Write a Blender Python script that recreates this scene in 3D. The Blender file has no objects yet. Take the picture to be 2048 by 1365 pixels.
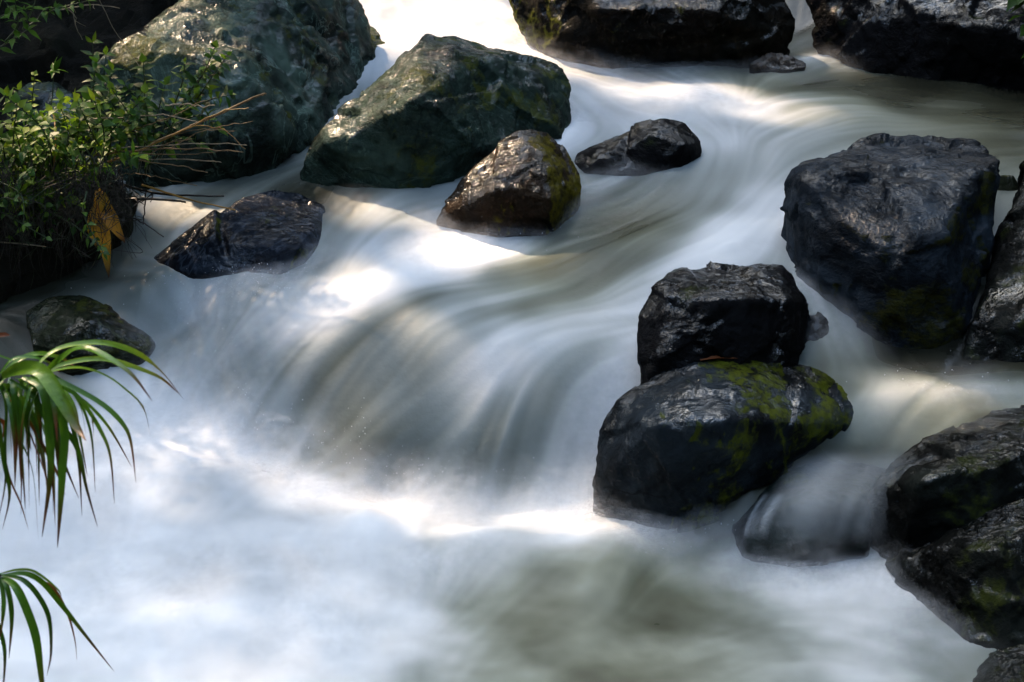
import bpy, bmesh, math, random
import numpy as np
from mathutils import Vector
rng = np.random.default_rng(7); random.seed(7)
SC = bpy.context.scene
COL = SC.collection
# ------------------------------------------------------------------ camera
CAMZ = 2.4; PITCH = 27.0; FPX = 2813.0
cam = bpy.data.cameras.new('camera'); camo = bpy.data.objects.new('camera', cam); COL.objects.link(camo)
camo.location = (0, 0, CAMZ); camo.rotation_euler = (math.radians(90-PITCH), 0, 0)
cam.sensor_width = 36; cam.lens = FPX*36/2048; cam.clip_end = 500; cam.clip_start = 0.05
cam.dof.use_dof = True; cam.dof.focus_distance = 4.6; cam.dof.aperture_fstop = 10.0
SC.camera = camo
# ------------------------------------------------------------------ light
SUN_EL, SUN_AZ = 43.0, -38.0       # azimuth measured from +Y (away from camera) towards +X
S = Vector((math.sin(math.radians(SUN_AZ))*math.cos(math.radians(SUN_EL)),
            math.cos(math.radians(SUN_AZ))*math.cos(math.radians(SUN_EL)),
            math.sin(math.radians(SUN_EL))))
sun = bpy.data.lights.new('sun', 'SUN'); suno = bpy.data.objects.new('sun', sun); COL.objects.link(suno)
sun.energy = 2.0; sun.angle = math.radians(1.6); sun.color = (1.0, 0.74, 0.50)
suno.rotation_euler = (-S).to_track_quat('-Z', 'Y').to_euler()
world = bpy.data.worlds.new('World'); SC.world = world; world.use_nodes = True
wn = world.node_tree
bg = wn.nodes['Background']; sky = wn.nodes.new('ShaderNodeTexSky'); sky.sky_type = 'NISHITA'
sky.sun_disc = False; sky.sun_elevation = math.radians(SUN_EL); sky.sun_rotation = math.radians(SUN_AZ)
sky.dust_density = 4.0; sky.air_density = 1.0; sky.ozone_density = 1.0
tint = wn.nodes.new('ShaderNodeMix'); tint.data_type = 'RGBA'; tint.blend_type = 'MULTIPLY'; tint.inputs[0].default_value = 1; tint.inputs[7].default_value = (.99, 1.04, .98, 1)
wn.links.new(sky.outputs[0], tint.inputs[6]); wn.links.new(tint.outputs[2], bg.inputs[0]); bg.inputs[1].default_value = 0.15
SC.view_settings.view_transform = 'Standard'; SC.view_settings.look = 'None'
SC.view_settings.exposure = 2.55; SC.view_settings.gamma = 1.0
SC.cycles.transparent_max_bounces = 24; SC.cycles.max_bounces = 6
SC.cycles.use_denoising = True; SC.cycles.sample_clamp_indirect = 6

# ------------------------------------------------------------------ helpers
CP, SP = math.cos(math.radians(PITCH)), math.sin(math.radians(PITCH))
def ray(px, py):
    u = (px-1024)/FPX; v = (682.5-py)/FPX
    return np.array([u, CP+v*SP, -SP+v*CP])
def at(px, py, y):
    d = ray(px, py); return np.array([0, 0, CAMZ]) + d*(y/d[1])
def atz(px, py, z):
    d = ray(px, py); return np.array([0, 0, CAMZ]) + d*((z-CAMZ)/d[2])
def hash3(ix, iy, iz, seed):
    h = (ix.astype(np.int64)*374761393 + iy.astype(np.int64)*668265263 + iz.astype(np.int64)*2147483647 + seed*1274126177) & 0xffffffff
    h = ((h ^ (h >> 13))*1274126177) & 0xffffffff
    h = ((h ^ (h >> 16))*2246822519) & 0xffffffff
    return ((h ^ (h >> 15)) & 0xffffff)/float(0xffffff)*2-1
def vnoise(p, seed=0):
    f = np.floor(p); t = p-f; t = t*t*t*(t*(t*6-15)+10); i = f.astype(np.int64)
    r = 0
    for dx in (0, 1):
        for dy in (0, 1):
            for dz in (0, 1):
                w = (t[:, 0] if dx else 1-t[:, 0])*(t[:, 1] if dy else 1-t[:, 1])*(t[:, 2] if dz else 1-t[:, 2])
                r = r + w*hash3(i[:, 0]+dx, i[:, 1]+dy, i[:, 2]+dz, seed)
    return r
def fbm(p, octv=4, seed=0, ridged=False, gain=0.5):
    a = 1.0; s = 0; n = 0
    for k in range(octv):
        v = vnoise(p*(2.03**k)+k*17.3, seed+k)
        if ridged: v = 1-2*np.abs(v)
        s = s+a*v; n += a; a *= gain
    return s/n
def chips(p, f, seed=0):
    """fractured facets: every random cell is a small tilted plane"""
    q = p*f; i0 = np.floor(q).astype(np.int64); best = np.full(len(q), 9e9); sec = np.full(len(q), 9e9); val = np.zeros(len(q))
    for dx in (-1, 0, 1):
        for dy in (-1, 0, 1):
            for dz in (-1, 0, 1):
                a, b, c = i0[:, 0]+dx, i0[:, 1]+dy, i0[:, 2]+dz
                cc = np.stack([a+.5+.45*hash3(a, b, c, seed+1), b+.5+.45*hash3(a, b, c, seed+2), c+.5+.45*hash3(a, b, c, seed+3)], 1)
                r = q-cc; d = (r*r).sum(1); n = np.stack([hash3(a, b, c, seed+4), hash3(a, b, c, seed+5), hash3(a, b, c, seed+6)], 1)
                v = (r*n).sum(1)+.25*hash3(a, b, c, seed+7); m = d < best
                val = np.where(m, v, val); best = np.where(m, d, best)
    return val/f
def rbf(ctrl, X, Y, smooth=1e-3):
    c = np.array(ctrl, float); P = c[:, :2]; V = c[:, 2]
    def K(r): return -r
    D = np.sqrt(((P[:, None]-P[None])**2).sum(-1))
    n = len(P); A = np.zeros((n+3, n+3)); A[:n, :n] = K(D)-np.eye(n)*smooth
    A[:n, n] = 1; A[:n, n+1:] = P; A[n, :n] = 1; A[n+1:, :n] = P.T
    w = np.linalg.solve(A, np.r_[V, 0, 0, 0])
    out = w[n]+w[n+1]*X+w[n+2]*Y
    for k in range(n): out = out + w[k]*K(np.sqrt((X-P[k, 0])**2+(Y-P[k, 1])**2))
    return out
def blur(a, n):
    for _ in range(n):
        b = np.pad(a, 1, mode='edge')
        a = (b[1:-1, 1:-1]*2+b[:-2, 1:-1]+b[2:, 1:-1]+b[1:-1, :-2]+b[1:-1, 2:])/6
    return a
def mesh_np(name, verts, faces, mat=None, parent=None, smooth=True, attrs=None):
    me = bpy.data.meshes.new(name)
    verts = np.asarray(verts, np.float32); faces = np.asarray(faces, np.int32)
    n = faces.shape[1]
    me.vertices.add(len(verts)); me.vertices.foreach_set('co', verts.ravel())
    me.loops.add(faces.size); me.loops.foreach_set('vertex_index', faces.ravel())
    me.polygons.add(len(faces)); me.polygons.foreach_set('loop_start', np.arange(0, faces.size, n, dtype=np.int32))
    me.update(calc_edges=True); me.validate()
    me.polygons.foreach_set('use_smooth', np.full(len(me.polygons), smooth))
    for k, v in (attrs or {}).items():
        at_ = me.attributes.new(k, 'FLOAT', 'POINT'); at_.data.foreach_set('value', np.asarray(v, np.float32).ravel())
    if mat: me.materials.append(mat)
    o = bpy.data.objects.new(name, me); COL.objects.link(o)
    if parent: o.parent = parent
    return o
def tag(o, label=None, cat=None, group=None, kind=None):
    if label: o['label'] = label
    if cat: o['category'] = cat
    if group: o['group'] = group
    if kind: o['kind'] = kind
    return o
def empty(name, loc=(0, 0, 0)):
    o = bpy.data.objects.new(name, None); COL.objects.link(o); o.location = loc; return o

# ------------------------------------------------------------------ materials
class NT:
    def __init__(s, name):
        s.m = bpy.data.materials.new(name); s.m.use_nodes = True; s.t = s.m.node_tree; s.t.nodes.clear()
        s.out = s.n('OutputMaterial')
    def n(s, typ, **kw):
        nd = s.t.nodes.new('ShaderNode'+typ)
        for k, v in kw.items():
            if k.startswith('i_'):
                key = k[2:]; key = int(key) if key.isdigit() else key.replace('_', ' ')
                s.set(nd.inputs[key], v)
            else: setattr(nd, k, v)
        return nd
    def set(s, sock, v):
        if isinstance(v, bpy.types.NodeSocket): s.t.links.new(v, sock)
        elif isinstance(v, tuple) and len(v) == 3 and sock.type == 'RGBA': sock.default_value = (*v, 1)
        else: sock.default_value = v
    def noise(s, vec, scale, detail=4, rough=0.55, dist=0.0):
        return s.n('TexNoise', i_Vector=vec, i_Scale=float(scale), i_Detail=float(detail), i_Roughness=rough, i_Distortion=dist).outputs[0]
    def math(s, op, a, b=0.5, c=None, clamp=False):
        nd = s.n('Math', operation=op, use_clamp=clamp); s.set(nd.inputs[0], a); s.set(nd.inputs[1], b)
        if c is not None: s.set(nd.inputs[2], c)
        return nd.outputs[0]
    def ramp(s, fac, stops, interp='LINEAR'):
        nd = s.n('ValToRGB'); nd.color_ramp.interpolation = interp; s.set(nd.inputs[0], fac); el = nd.color_ramp.elements
        while len(el) < len(stops): el.new(0.5)
        for e, (p, c) in zip(el, stops):
            e.position = p; e.color = (*c, 1) if isinstance(c, tuple) else (c, c, c, 1)
        return nd.outputs[0]
    def sstep(s, v, a, b):
        nd = s.n('MapRange', interpolation_type='SMOOTHSTEP'); s.set(nd.inputs[0], v)
        nd.inputs[1].default_value = a; nd.inputs[2].default_value = b; return nd.outputs[0]
    def mix(s, f, a, b):
        nd = s.n('Mix', data_type='RGBA'); s.set(nd.inputs[0], f); s.set(nd.inputs[6], a); s.set(nd.inputs[7], b); return nd.outputs[2]
    def done(s, sh): s.t.links.new(sh, s.out.inputs[0]); return s.m
    def attr(s, name): return s.n('Attribute', attribute_name=name).outputs['Fac']

def rock_mat(name, dark, light, moss=(0.035, 0.045, 0.008), moss_amt=0.4, rough=0.22, bump=1.0, fine=1.0, vein=0.3, seed=0.0, brown=0.0, stretch=(1, 1, 1), mdir=(0, 0, .1), gloss=.9):
    t = NT(name)
    co = t.n('TexCoord').outputs['Object']
    mp = t.n('Mapping', i_Vector=co); mp.inputs['Location'].default_value = (seed, seed*.7, seed*1.3)
    mp.inputs['Scale'].default_value = stretch; v = mp.outputs[0]
    big = t.noise(v, 2.6, 6, 0.6, 0.6); mid = t.noise(v, 9, 8, 0.65, 0.4); fin = t.noise(v, 55, 6, 0.7)
    c = t.mix(t.sstep(big, 0.38, 0.62), dark, light)
    c = t.mix(t.math('MULTIPLY', t.sstep(mid, 0.48, 0.72), 0.75), c, tuple(x*0.35 for x in dark))
    if brown: c = t.mix(t.math('MULTIPLY', t.sstep(t.noise(v, 5, 5), 0.45, 0.6), brown), c, (0.045, 0.022, 0.008))
    vo = t.n('TexVoronoi', feature='DISTANCE_TO_EDGE', i_Scale=1.7)
    wp = t.n('VectorMath', operation='ADD'); t.set(wp.inputs[0], v)
    ncol = t.n('TexNoise', i_Vector=v, i_Scale=3.0, i_Detail=5.0).outputs[1]
    t.set(wp.inputs[1], ncol); t.set(vo.inputs['Vector'], wp.outputs[0])
    crack = t.sstep(t.math('ADD', vo.outputs[0], t.math('MULTIPLY', mid, 0.05)), 0.018, 0.05)
    c = t.mix(t.math('MAXIMUM', crack, 0.55), tuple(x*0.25 for x in dark), c)
    if vein:
        vv = t.math('ABSOLUTE', t.math('SUBTRACT', t.noise(v, 2.2, 5, 0.6, 1.5), 0.5))
        c = t.mix(t.math('MULTIPLY', t.math('SUBTRACT', 1.0, t.sstep(vv, 0.0, 0.012)), vein), c, tuple(min(.4, x*3.0+.03) for x in light))
    # moss grows on upward faces and in patches
    dt = t.n('VectorMath', operation='DOT_PRODUCT'); t.set(dt.inputs[0], t.n('NewGeometry').outputs['Normal']); dt.inputs[1].default_value = mdir
    mn = t.math('ADD', t.noise(v, 4.0, 8, 0.7), dt.outputs['Value'])
    mm = t.sstep(mn, 0.69-0.3*moss_amt, 0.77-0.3*moss_amt)
    mm = t.math('MULTIPLY', mm, t.math('ADD', t.math('MULTIPLY', t.sstep(t.noise(v, 28, 5, .7), .38, .56), .75), .25))
    mc = t.mix(t.noise(v, 45, 5, .7), tuple(x*0.15 for x in moss), tuple(x*1.8 for x in moss))
    c = t.mix(t.math('MULTIPLY', mm, 0.85), c, mc)
    # relief
    h1 = t.math('MULTIPLY', mid, 0.05*bump)
    h2 = t.math('MULTIPLY', fin, 0.014*bump*fine)
    h3 = t.math('MULTIPLY', t.noise(v, 150, 4, 0.6), 0.003*fine)
    h4 = t.math('MULTIPLY', crack, 0.0012)
    h5 = t.math('MULTIPLY', t.math('ABSOLUTE', t.math('SUBTRACT', t.noise(v, 14, 6, 0.6, 0.8), 0.5)), 0.04*bump)
    h = t.math('ADD', t.math('ADD', h1, h2), t.math('ADD', t.math('ADD', h3, h5), h4))
    h = t.math('ADD', h, t.math('MULTIPLY', t.math('MULTIPLY', mm, t.noise(v, 95, 4, .7)), 0.012))
    area = t.math('ADD', t.math('MULTIPLY', t.sstep(t.noise(v, 2.3, 3), .4, .6), .75), .25)
    bp = t.n('Bump', i_Height=h, i_Distance=1.0, i_Strength=area)
    # the stone itself is dull; the water film's gloss is painted onto tops and off the fronts
    hc = t.math('ADD', t.math('MULTIPLY', t.noise(v, 9, 5, .5, .4), 0.045*bump), t.math('MULTIPLY', t.noise(v, 36, 3, .5), 0.014*bump*fine))
    hc = t.math('ADD', hc, t.math('MULTIPLY', t.math('ABSOLUTE', t.math('SUBTRACT', t.noise(v, 14, 5, 0.6, 0.8), 0.5)), 0.05*bump))
    bc = t.n('Bump', i_Height=hc, i_Distance=1.0, i_Strength=area)
    up = t.n('SeparateXYZ', i_Vector=t.n('NewGeometry').outputs['Normal']).outputs[2]
    wet = t.sstep(t.math('ADD', t.noise(v, 6, 6, .75), t.math('MULTIPLY', up, .30)), .655, .80)  # sheen put on upward faces and kept off fronts, patchy like a wet film
    cr_ = t.math('ADD', t.math('MULTIPLY', t.noise(v, 30, 5), 0.22), rough-.35, clamp=True)
    p = t.n('BsdfPrincipled', i_Base_Color=c, i_Roughness=.75, i_Normal=bp.outputs[0]); p.inputs['IOR'].default_value = 1.45
    p.inputs['Specular IOR Level'].default_value = 0.08
    cw = t.math('MULTIPLY', t.math('ADD', t.math('MULTIPLY', wet, gloss), .035), t.math('SUBTRACT', 1.0, t.math('MULTIPLY', mm, .75)))
    t.set(p.inputs['Coat Weight'], cw); t.set(p.inputs['Coat Roughness'], t.math('MAXIMUM', cr_, .05)); p.inputs['Coat IOR'].default_value = 1.8; t.set(p.inputs['Coat Normal'], bc.outputs[0])
    return t.done(p.outputs[0])

def simple(name, col, rough=0.5, trans=0.0, var=0.3, spec=0.5, scale=20, attr=None, stops=None):
    t = NT(name); co = t.n('TexCoord').outputs['Object']
    nz = t.noise(co, scale, 4)
    if attr: c0 = t.ramp(t.attr(attr), stops)
    else: c0 = tuple(col)
    dk = t.n('Mix', data_type='RGBA', blend_type='MULTIPLY'); dk.inputs[0].default_value = 1.0
    t.set(dk.inputs[6], c0); g = t.ramp(nz, [(0.3, 1-var), (0.7, 1+var*0.6)]); t.set(dk.inputs[7], g)
    c = dk.outputs[2]
    bp = t.n('Bump', i_Height=nz, i_Distance=0.002)
    p = t.n('BsdfPrincipled', i_Base_Color=c, i_Roughness=rough, i_Normal=bp.outputs[0]); p.inputs['Specular IOR Level'].default_value = spec
    sh = p.outputs[0]
    if trans:
        tr = t.n('BsdfTranslucent', i_Color=c); mx = t.n('MixShader', i_0=trans); t.set(mx.inputs[1], sh); t.set(mx.inputs[2], tr.outputs[0]); sh = mx.outputs[0]
    return t.done(sh)

# ------------------------------------------------------------------ stream surface: heights
H = [ # px, py, z
(0,1365,.0),(512,1365,0),(1024,1365,0),(1536,1365,0),(2048,1365,.02),
(100,1100,.02),(300,1150,.02),(600,1200,0),(900,1200,-.02),(1300,1250,-.02),(1700,1200,0),(1900,1300,0),
(200,880,.10),(120,980,.09),(350,930,.09),(400,850,.05),(560,930,.0),(800,985,-.03),(1000,1010,-.03),(1180,1000,-.02),(1350,1065,0),(1480,1130,-.01),(1750,1115,0),
(480,960,.07),(740,1020,.06),(1000,1050,.06),(1250,1080,.05),(1330,1200,-.01),(650,1080,.02),(300,1040,.03),(450,1240,.05),
(600,535,.375),(640,500,.41),(560,560,.365),(480,600,.36),(380,700,.22),(300,760,.13),(560,640,.34),(480,760,.18),(450,820,.10),
(700,650,.37),(850,690,.35),(1000,700,.34),(1130,740,.31),(1240,740,.31),(620,760,.22),(600,850,.09),
(800,820,.19),(1000,860,.17),(1160,860,.17),(800,920,.07),(1000,950,.06),(1120,940,.06),
(850,530,.43),(700,580,.415),(1000,600,.39),(1200,620,.38),(1000,490,.43),(700,440,.46),(1100,520,.44),(1300,500,.46),(1450,450,.50),(1300,400,.50),(1500,560,.45),
(860,490,.45),(720,480,.445),(1050,460,.45),
(1500,350,.53),(1300,300,.54),(1200,220,.555),(1600,300,.55),(2000,300,.55),(1800,220,.56),(1300,160,.57),(1600,170,.575),(2000,200,.57),(1100,110,.60),(1700,110,.60),
(1400,210,.59),
(1000,60,.655),(850,0,.755),(900,30,.71),(800,50,.69),(1010,20,.70),(950,35,.70),(780,-60,.87),(900,-60,.86),(1000,-50,.80),(1030,60,.64),(1060,20,.65),(1100,60,.6),(900,90,.62),(950,0,.745),(750,0,.77),(1640,60,.62),(1540,60,.60),(1600,60,.61),
(930,340,.535),(800,380,.51),(870,430,.46),(750,400,.50),
(450,400,.45),(300,400,.42),(250,450,.38),(350,480,.38),(200,540,.33),(60,560,.30),(330,610,.29),(450,570,.37),(350,660,.2),(40,700,.16),(50,800,.07),(150,740,.12),
(1620,580,.42),(1700,680,.33),(1800,740,.29),(1950,760,.30),(1860,790,.32),(1780,830,.27),(1700,880,.21),(1600,930,.16),(1500,980,.13),(1690,980,.08),(1600,1020,.03),(1650,1090,.0),(1550,1100,.0),(1470,1060,.03),(1800,900,.2)]
Hc = [tuple(atz(a, b, c)[:2])+(c,) for a, b, c in H]
Hc += [(-3.6,2,-.05),(0,2,-.05),(3.6,2,0),(-3.6,4,.1),(3.6,4,.25),(3.6,6,.57),(3.0,7,.6),(-3.6,6,.5),(-1,7.9,.95),(.1,7.9,.93),(1.5,7.3,.75),(2.4,7.3,.75),(-1,9,1.15),(1,9,1.15),(3.6,9,1.4),(-3.6,9,1.4)]
GX0, GX1, GY0, GY1, DG = -3.6, 3.6, 2.0, 8.6, 0.009
gx = np.arange(GX0, GX1, DG); gy = np.arange(GY0, GY1, DG)
NX, NY = len(gx), len(gy)
cx = np.linspace(GX0, GX1, 300); cy = np.linspace(GY0, GY1, 280)
CX, CY = np.meshgrid(cx, cy)
def upsample(a):
    fx = (gx-GX0)/(GX1-GX0)*(len(cx)-1); fy = (gy-GY0)/(GY1-GY0)*(len(cy)-1)
    ix = np.clip(fx.astype(int), 0, len(cx)-2); iy = np.clip(fy.astype(int), 0, len(cy)-2)
    tx = (fx-ix)[None]; ty = (fy-iy)[:, None]
    A = a[np.ix_(iy, ix)]; B = a[np.ix_(iy, ix+1)]; C_ = a[np.ix_(iy+1, ix)]; D_ = a[np.ix_(iy+1, ix+1)]
    return (A*(1-tx)+B*tx)*(1-ty)+(C_*(1-tx)+D_*tx)*ty
Zc = blur(rbf(Hc, CX, CY, 0.02), 12)
def hz(x, y):
    fx = np.clip((np.asarray(x)-GX0)/(GX1-GX0)*(len(cx)-1), 0, len(cx)-1.001); fy = np.clip((np.asarray(y)-GY0)/(GY1-GY0)*(len(cy)-1), 0, len(cy)-1.001)
    ix = fx.astype(int); iy = fy.astype(int); tx = fx-ix; ty = fy-iy
    return (Zc[iy, ix]*(1-tx)+Zc[iy, ix+1]*tx)*(1-ty)+(Zc[iy+1, ix]*(1-tx)+Zc[iy+1, ix+1]*tx)*ty
def onwater(px, py):
    d = ray(px, py); o = np.array([0, 0, CAMZ]); t = 2.0/d[1]
    for i in range(1400):
        p = o+d*t
        if p[2] <= float(hz(p[0], p[1])) or p[1] > 8.5: break
        t += 0.005
    return p
X, Y = np.meshgrid(gx, gy); Z = upsample(Zc)
# ------------------------------------------------------------------ flow and streaks
FL = [[(900,0),(950,70),(1150,140),(1350,220),(1450,300),(1300,420),(1100,520),(850,600),(650,740),(580,900)],
[(2048,250),(1700,220),(1500,300),(1450,450),(1300,560),(1050,650),(850,750),(700,900)],
[(1560,400),(1420,540),(1200,640),(1000,720),(880,820),(800,950)],[(1300,640),(1160,740),(1080,850),(1040,980)],[(1260,740),(1180,850),(1150,980)],
[(930,340),(800,380),(700,450),(640,540),(560,640),(450,720),(380,850)],
[(1000,480),(850,530),(700,600),(600,700),(560,800),(560,920)],
[(1400,380),(1200,480),(1000,590),(800,650),(700,760),(680,930)],
[(450,400),(300,450),(250,520),(350,600),(420,660),(360,780)],
[(1620,570),(1720,680),(1850,760)],[(2048,770),(1850,800),(1750,860),(1620,950),(1500,1030),(1450,1110)],
[(300,900),(250,1100),(300,1365)],[(800,1020),(750,1200),(700,1365)],[(1250,1050),(1200,1130),(900,1300)],
[(1700,1120),(1500,1200),(1200,1300)],[(1900,1300),(1600,1230),(1300,1330)],[(50,580),(100,560),(250,560)],[(30,700),(60,900)]]
fp, fd = [], []
for L in FL:
    P = [onwater(*q)[:2] for q in L]
    for a, b in zip(P[:-1], P[1:]):
        n = max(2, int(np.linalg.norm(b-a)/0.08))
        for k in range(n):
            fp.append(a+(b-a)*(k+.5)/n); fd.append((b-a)/max(1e-6, np.linalg.norm(b-a)))
fp = np.array(fp); fd = np.array(fd)
U = np.zeros_like(CX); V = np.zeros_like(CX); Wt = np.zeros_like(CX)
for p, d in zip(fp, fd):
    w = 1/((CX-p[0])**2+(CY-p[1])**2+0.01)**1.7; U += w*d[0]; V += w*d[1]; Wt += w
U = U/Wt; V = V/Wt; wob = fbm(np.stack([CX.ravel()*3.2, CY.ravel()*3.2, 0*CX.ravel()], 1), 3, 66).reshape(CX.shape)*.75; U, V = U*np.cos(wob)-V*np.sin(wob), U*np.sin(wob)+V*np.cos(wob); U = blur(U, 6); V = blur(V, 6); m = np.sqrt(U*U+V*V)+1e-6; U /= m; V /= m
Ug, Vg = upsample(U), upsample(V)
def samp(a, fx, fy):
    fx = np.clip(fx, 0, NX-1.001); fy = np.clip(fy, 0, NY-1.001); ix = fx.astype(np.int32); iy = fy.astype(np.int32); tx = fx-ix; ty = fy-iy
    return (a[iy, ix]*(1-tx)+a[iy, ix+1]*tx)*(1-ty)+(a[iy+1, ix]*(1-tx)+a[iy+1, ix+1]*tx)*ty
def lic(noise, length, step=1.6):
    n = int(length/DG/step); I, J = np.meshgrid(np.arange(NX, dtype=np.float32), np.arange(NY, dtype=np.float32)); acc = noise.copy(); tot = 1.0
    for sgn in (1, -1):
        fx, fy = I.copy(), J.copy()
        for k in range(n):
            u = samp(Ug, fx, fy); v = samp(Vg, fx, fy)
            fx = fx+sgn*step*u; fy = fy+sgn*step*v; w = 1-(k/n)**2
            acc = acc+w*samp(noise, fx, fy); tot += w
    r = acc/tot; return (r-r.mean())/r.std()
base_n = np.float32
PN = np.stack([X.ravel(), Y.ravel(), np.zeros(X.size)], 1)
n1 = vnoise(PN*14, 3).reshape(X.shape)+vnoise(PN*32, 5).reshape(X.shape)
n2 = rng.standard_normal(X.shape)
S1 = lic(n1.astype(np.float32), 0.35, 2.5); S2 = lic(blur(n2, 2).astype(np.float32), 0.22, 2.0)
S0 = lic(vnoise(PN*4.5, 9).reshape(X.shape).astype(np.float32), 0.4, 4.0)
# ------------------------------------------------------------------ foam amounts (0 clear, 1 white); some shade is painted in as low foam
F = [ (0,1365,.85),(250,1340,.9),(512,1365,.8),(700,1340,.75),(850,1365,.55),(1024,1365,.32),(1150,1320,.30),(1300,1365,.26),(1536,1365,.42),(1750,1340,.45),(2048,1365,.2),
(50,1240,.85),(200,1200,.92),(420,1230,.92),(600,1250,.85),(800,1230,.72),(950,1200,.4),(1100,1150,.28),(1250,1130,.26),(1380,1110,.35),(1450,1180,.28),(1300,1220,.24),(1100,1270,.24),(1500,1290,.4),(1600,1200,.6),(1700,1150,.7),(1560,1140,.72),(1750,1250,.55),(1850,1300,.35),(1680,1300,.48),(1800,1160,.6),(1280,1170,.25),
(50,1100,.8),(150,980,.78),(300,900,.85),(250,1080,.8),(420,1110,.76),(550,1150,.74),(700,1170,.74),(850,1150,.66),(650,1090,.76),(150,1130,.78),(950,1130,.6),(150,850,.8),(350,820,.72),(450,900,.9),(600,980,.95),(750,1040,.95),(950,1060,.95),(1150,1070,.92),(1250,1060,.85),(1330,1100,.62),(1440,1140,.7),
(550,900,.45),(700,960,.33),(850,965,.22),(1000,975,.2),(1070,980,.28),(1100,930,.35),(1150,900,.6),(1180,830,.55),(1220,770,.6),(1250,720,.5),
(480,830,.5),(420,740,.5),(500,750,.38),(600,780,.37),(700,820,.33),(850,850,.27),(1000,860,.24),(1060,860,.26),(700,720,.38),(600,680,.28),(850,740,.25),(950,750,.33),(1050,700,.45),(1150,650,.55),(1240,620,.6),(950,680,.27),(1000,800,.28),(880,800,.31),
(450,650,.45),(380,610,.4),(520,600,.5),(480,560,.4),(400,570,.22),(330,700,.3),(640,600,.7),(740,590,.75),(560,640,.6),(860,530,.8),(900,500,.75),(1000,490,.6),(780,470,.45),(700,460,.4),(650,520,.4),(850,600,.2),(950,620,.14),(1050,620,.16),(1000,560,.2),(1100,540,.18),(1200,520,.22),(1150,590,.28),(750,640,.25),(700,540,.5),
(1300,580,.45),(1400,520,.5),(1500,480,.48),(1560,440,.5),(1540,530,.45),(1450,420,.3),(1350,470,.22),(1250,450,.22),(1200,400,.3),(1300,380,.33),(1400,350,.35),(1500,340,.38),(1560,300,.4),(1100,470,.25),(1180,350,.35),
(1250,350,.35),(1450,270,.55),(1300,250,.65),(1170,230,.6),(1150,280,.5),(1250,180,.7),(1400,190,.9),(1500,210,.85),(1600,210,.55),(1700,220,.45),(1800,260,.33),(1900,280,.28),(2040,300,.25),(2040,240,.12),(1900,220,.2),(1750,170,.15),(1650,160,.22),(1500,160,.3),(1350,150,.35),(1200,140,.6),(1130,120,.7),(1050,80,.9),(900,60,.95),(800,60,.85),(900,0,1),(780,0,.8),(1000,20,.95),(1450,140,.12),(1300,135,.12),(1650,110,.5),(1600,100,.3),(1700,130,.3),(1600,30,.12),(1850,170,.05),(2040,190,.03),(1800,200,.1),
(930,350,.3),(850,380,.35),(900,400,.5),(800,430,.45),(750,440,.5),(690,400,.2),(600,400,.1),(1000,470,.55),(870,440,.5),
(280,410,.35),(400,400,.22),(330,440,.28),(260,480,.16),(230,540,.2),(320,560,.14),(280,600,.14),(350,640,.35),(330,680,.1),(60,560,.08),(40,620,.08),(50,700,.15),(30,760,.12),(110,740,.15),(190,770,.4),(100,450,.05),(30,850,.35),(200,740,.45),
(1620,580,.4),(1680,640,.35),(1720,700,.28),(1800,750,.15),(1850,700,.03),(1950,720,.02),(2040,720,.02),(1880,730,.03),(1800,790,.5),(1870,785,.65),(1960,780,.5),(2040,770,.35),(1980,830,.15),(1850,830,.35),(1740,860,.3),(1700,900,.18),(1620,900,.10),(1560,960,.05),(1700,960,.03),(1620,1050,.03),(1620,940,.05),(1740,1060,.03),(1500,1040,.25),(1470,1060,.3),(1430,1020,.1),(1560,1100,.5),(1700,1110,.55),(1650,780,.2)]
LINES = [([(500,870),(560,900),(640,930),(720,955),(850,968),(1000,978),(1080,985)], .26), ([(440,868),(500,898),(580,935),(680,975),(780,1003),(900,1008),(1000,1016),(1110,1022),(1180,1030)], .97),
 ([(1560,440),(1420,530),(1280,600),(1120,655),(1020,715),(960,790)], .60), ([(1270,745),(1200,810),(1150,900),(1110,985)], .66), ([(1000,480),(860,520),(720,585),(640,620),(570,680)], .88),
 ([(1150,590),(1000,605),(900,612),(780,655),(680,725),(630,800)], .33), ([(1330,500),(1200,540),(1080,575)], .24), ([(1500,480),(1380,570),(1230,640)], .5),([(1200,700),(1120,780),(1080,880)], .30),
 ([(430,560),(520,575),(590,600)], .5), ([(700,880),(760,920),(840,940),(960,945),(1040,940)], .25), ([(1760,700),(1820,715),(1900,715),(2040,700)], .02)]  # last line paints dark contact shade along the right boulders' feet
for Pl, fv in LINES:
    for a, b in zip(Pl[:-1], Pl[1:]):
        n = max(1, int(math.hypot(b[0]-a[0], b[1]-a[1])/22))
        for k in range(n): F.append((a[0]+(b[0]-a[0])*k/n, a[1]+(b[1]-a[1])*k/n, fv))
Fw = []
for a, b, c in F:
    p = onwater(a, b); Fw.append((p[0], p[1]+0.0, p[2], c))
Fw = np.array(Fw)
# interpolate in 3D-ish (plan + height) so that steep falls keep their resolution
def idw(Xc, Yc, Zc_):
    num = 0; den = 0
    for p in Fw:
        d2 = (Xc-p[0])**2+((Yc-p[1])*1.0)**2+((Zc_-p[2])*1.2)**2
        w = 1/(d2+0.0009)**1.9; num = num+w*p[3]; den = den+w
    return num/den
fx_ = np.linspace(GX0, GX1, 620); 
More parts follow.
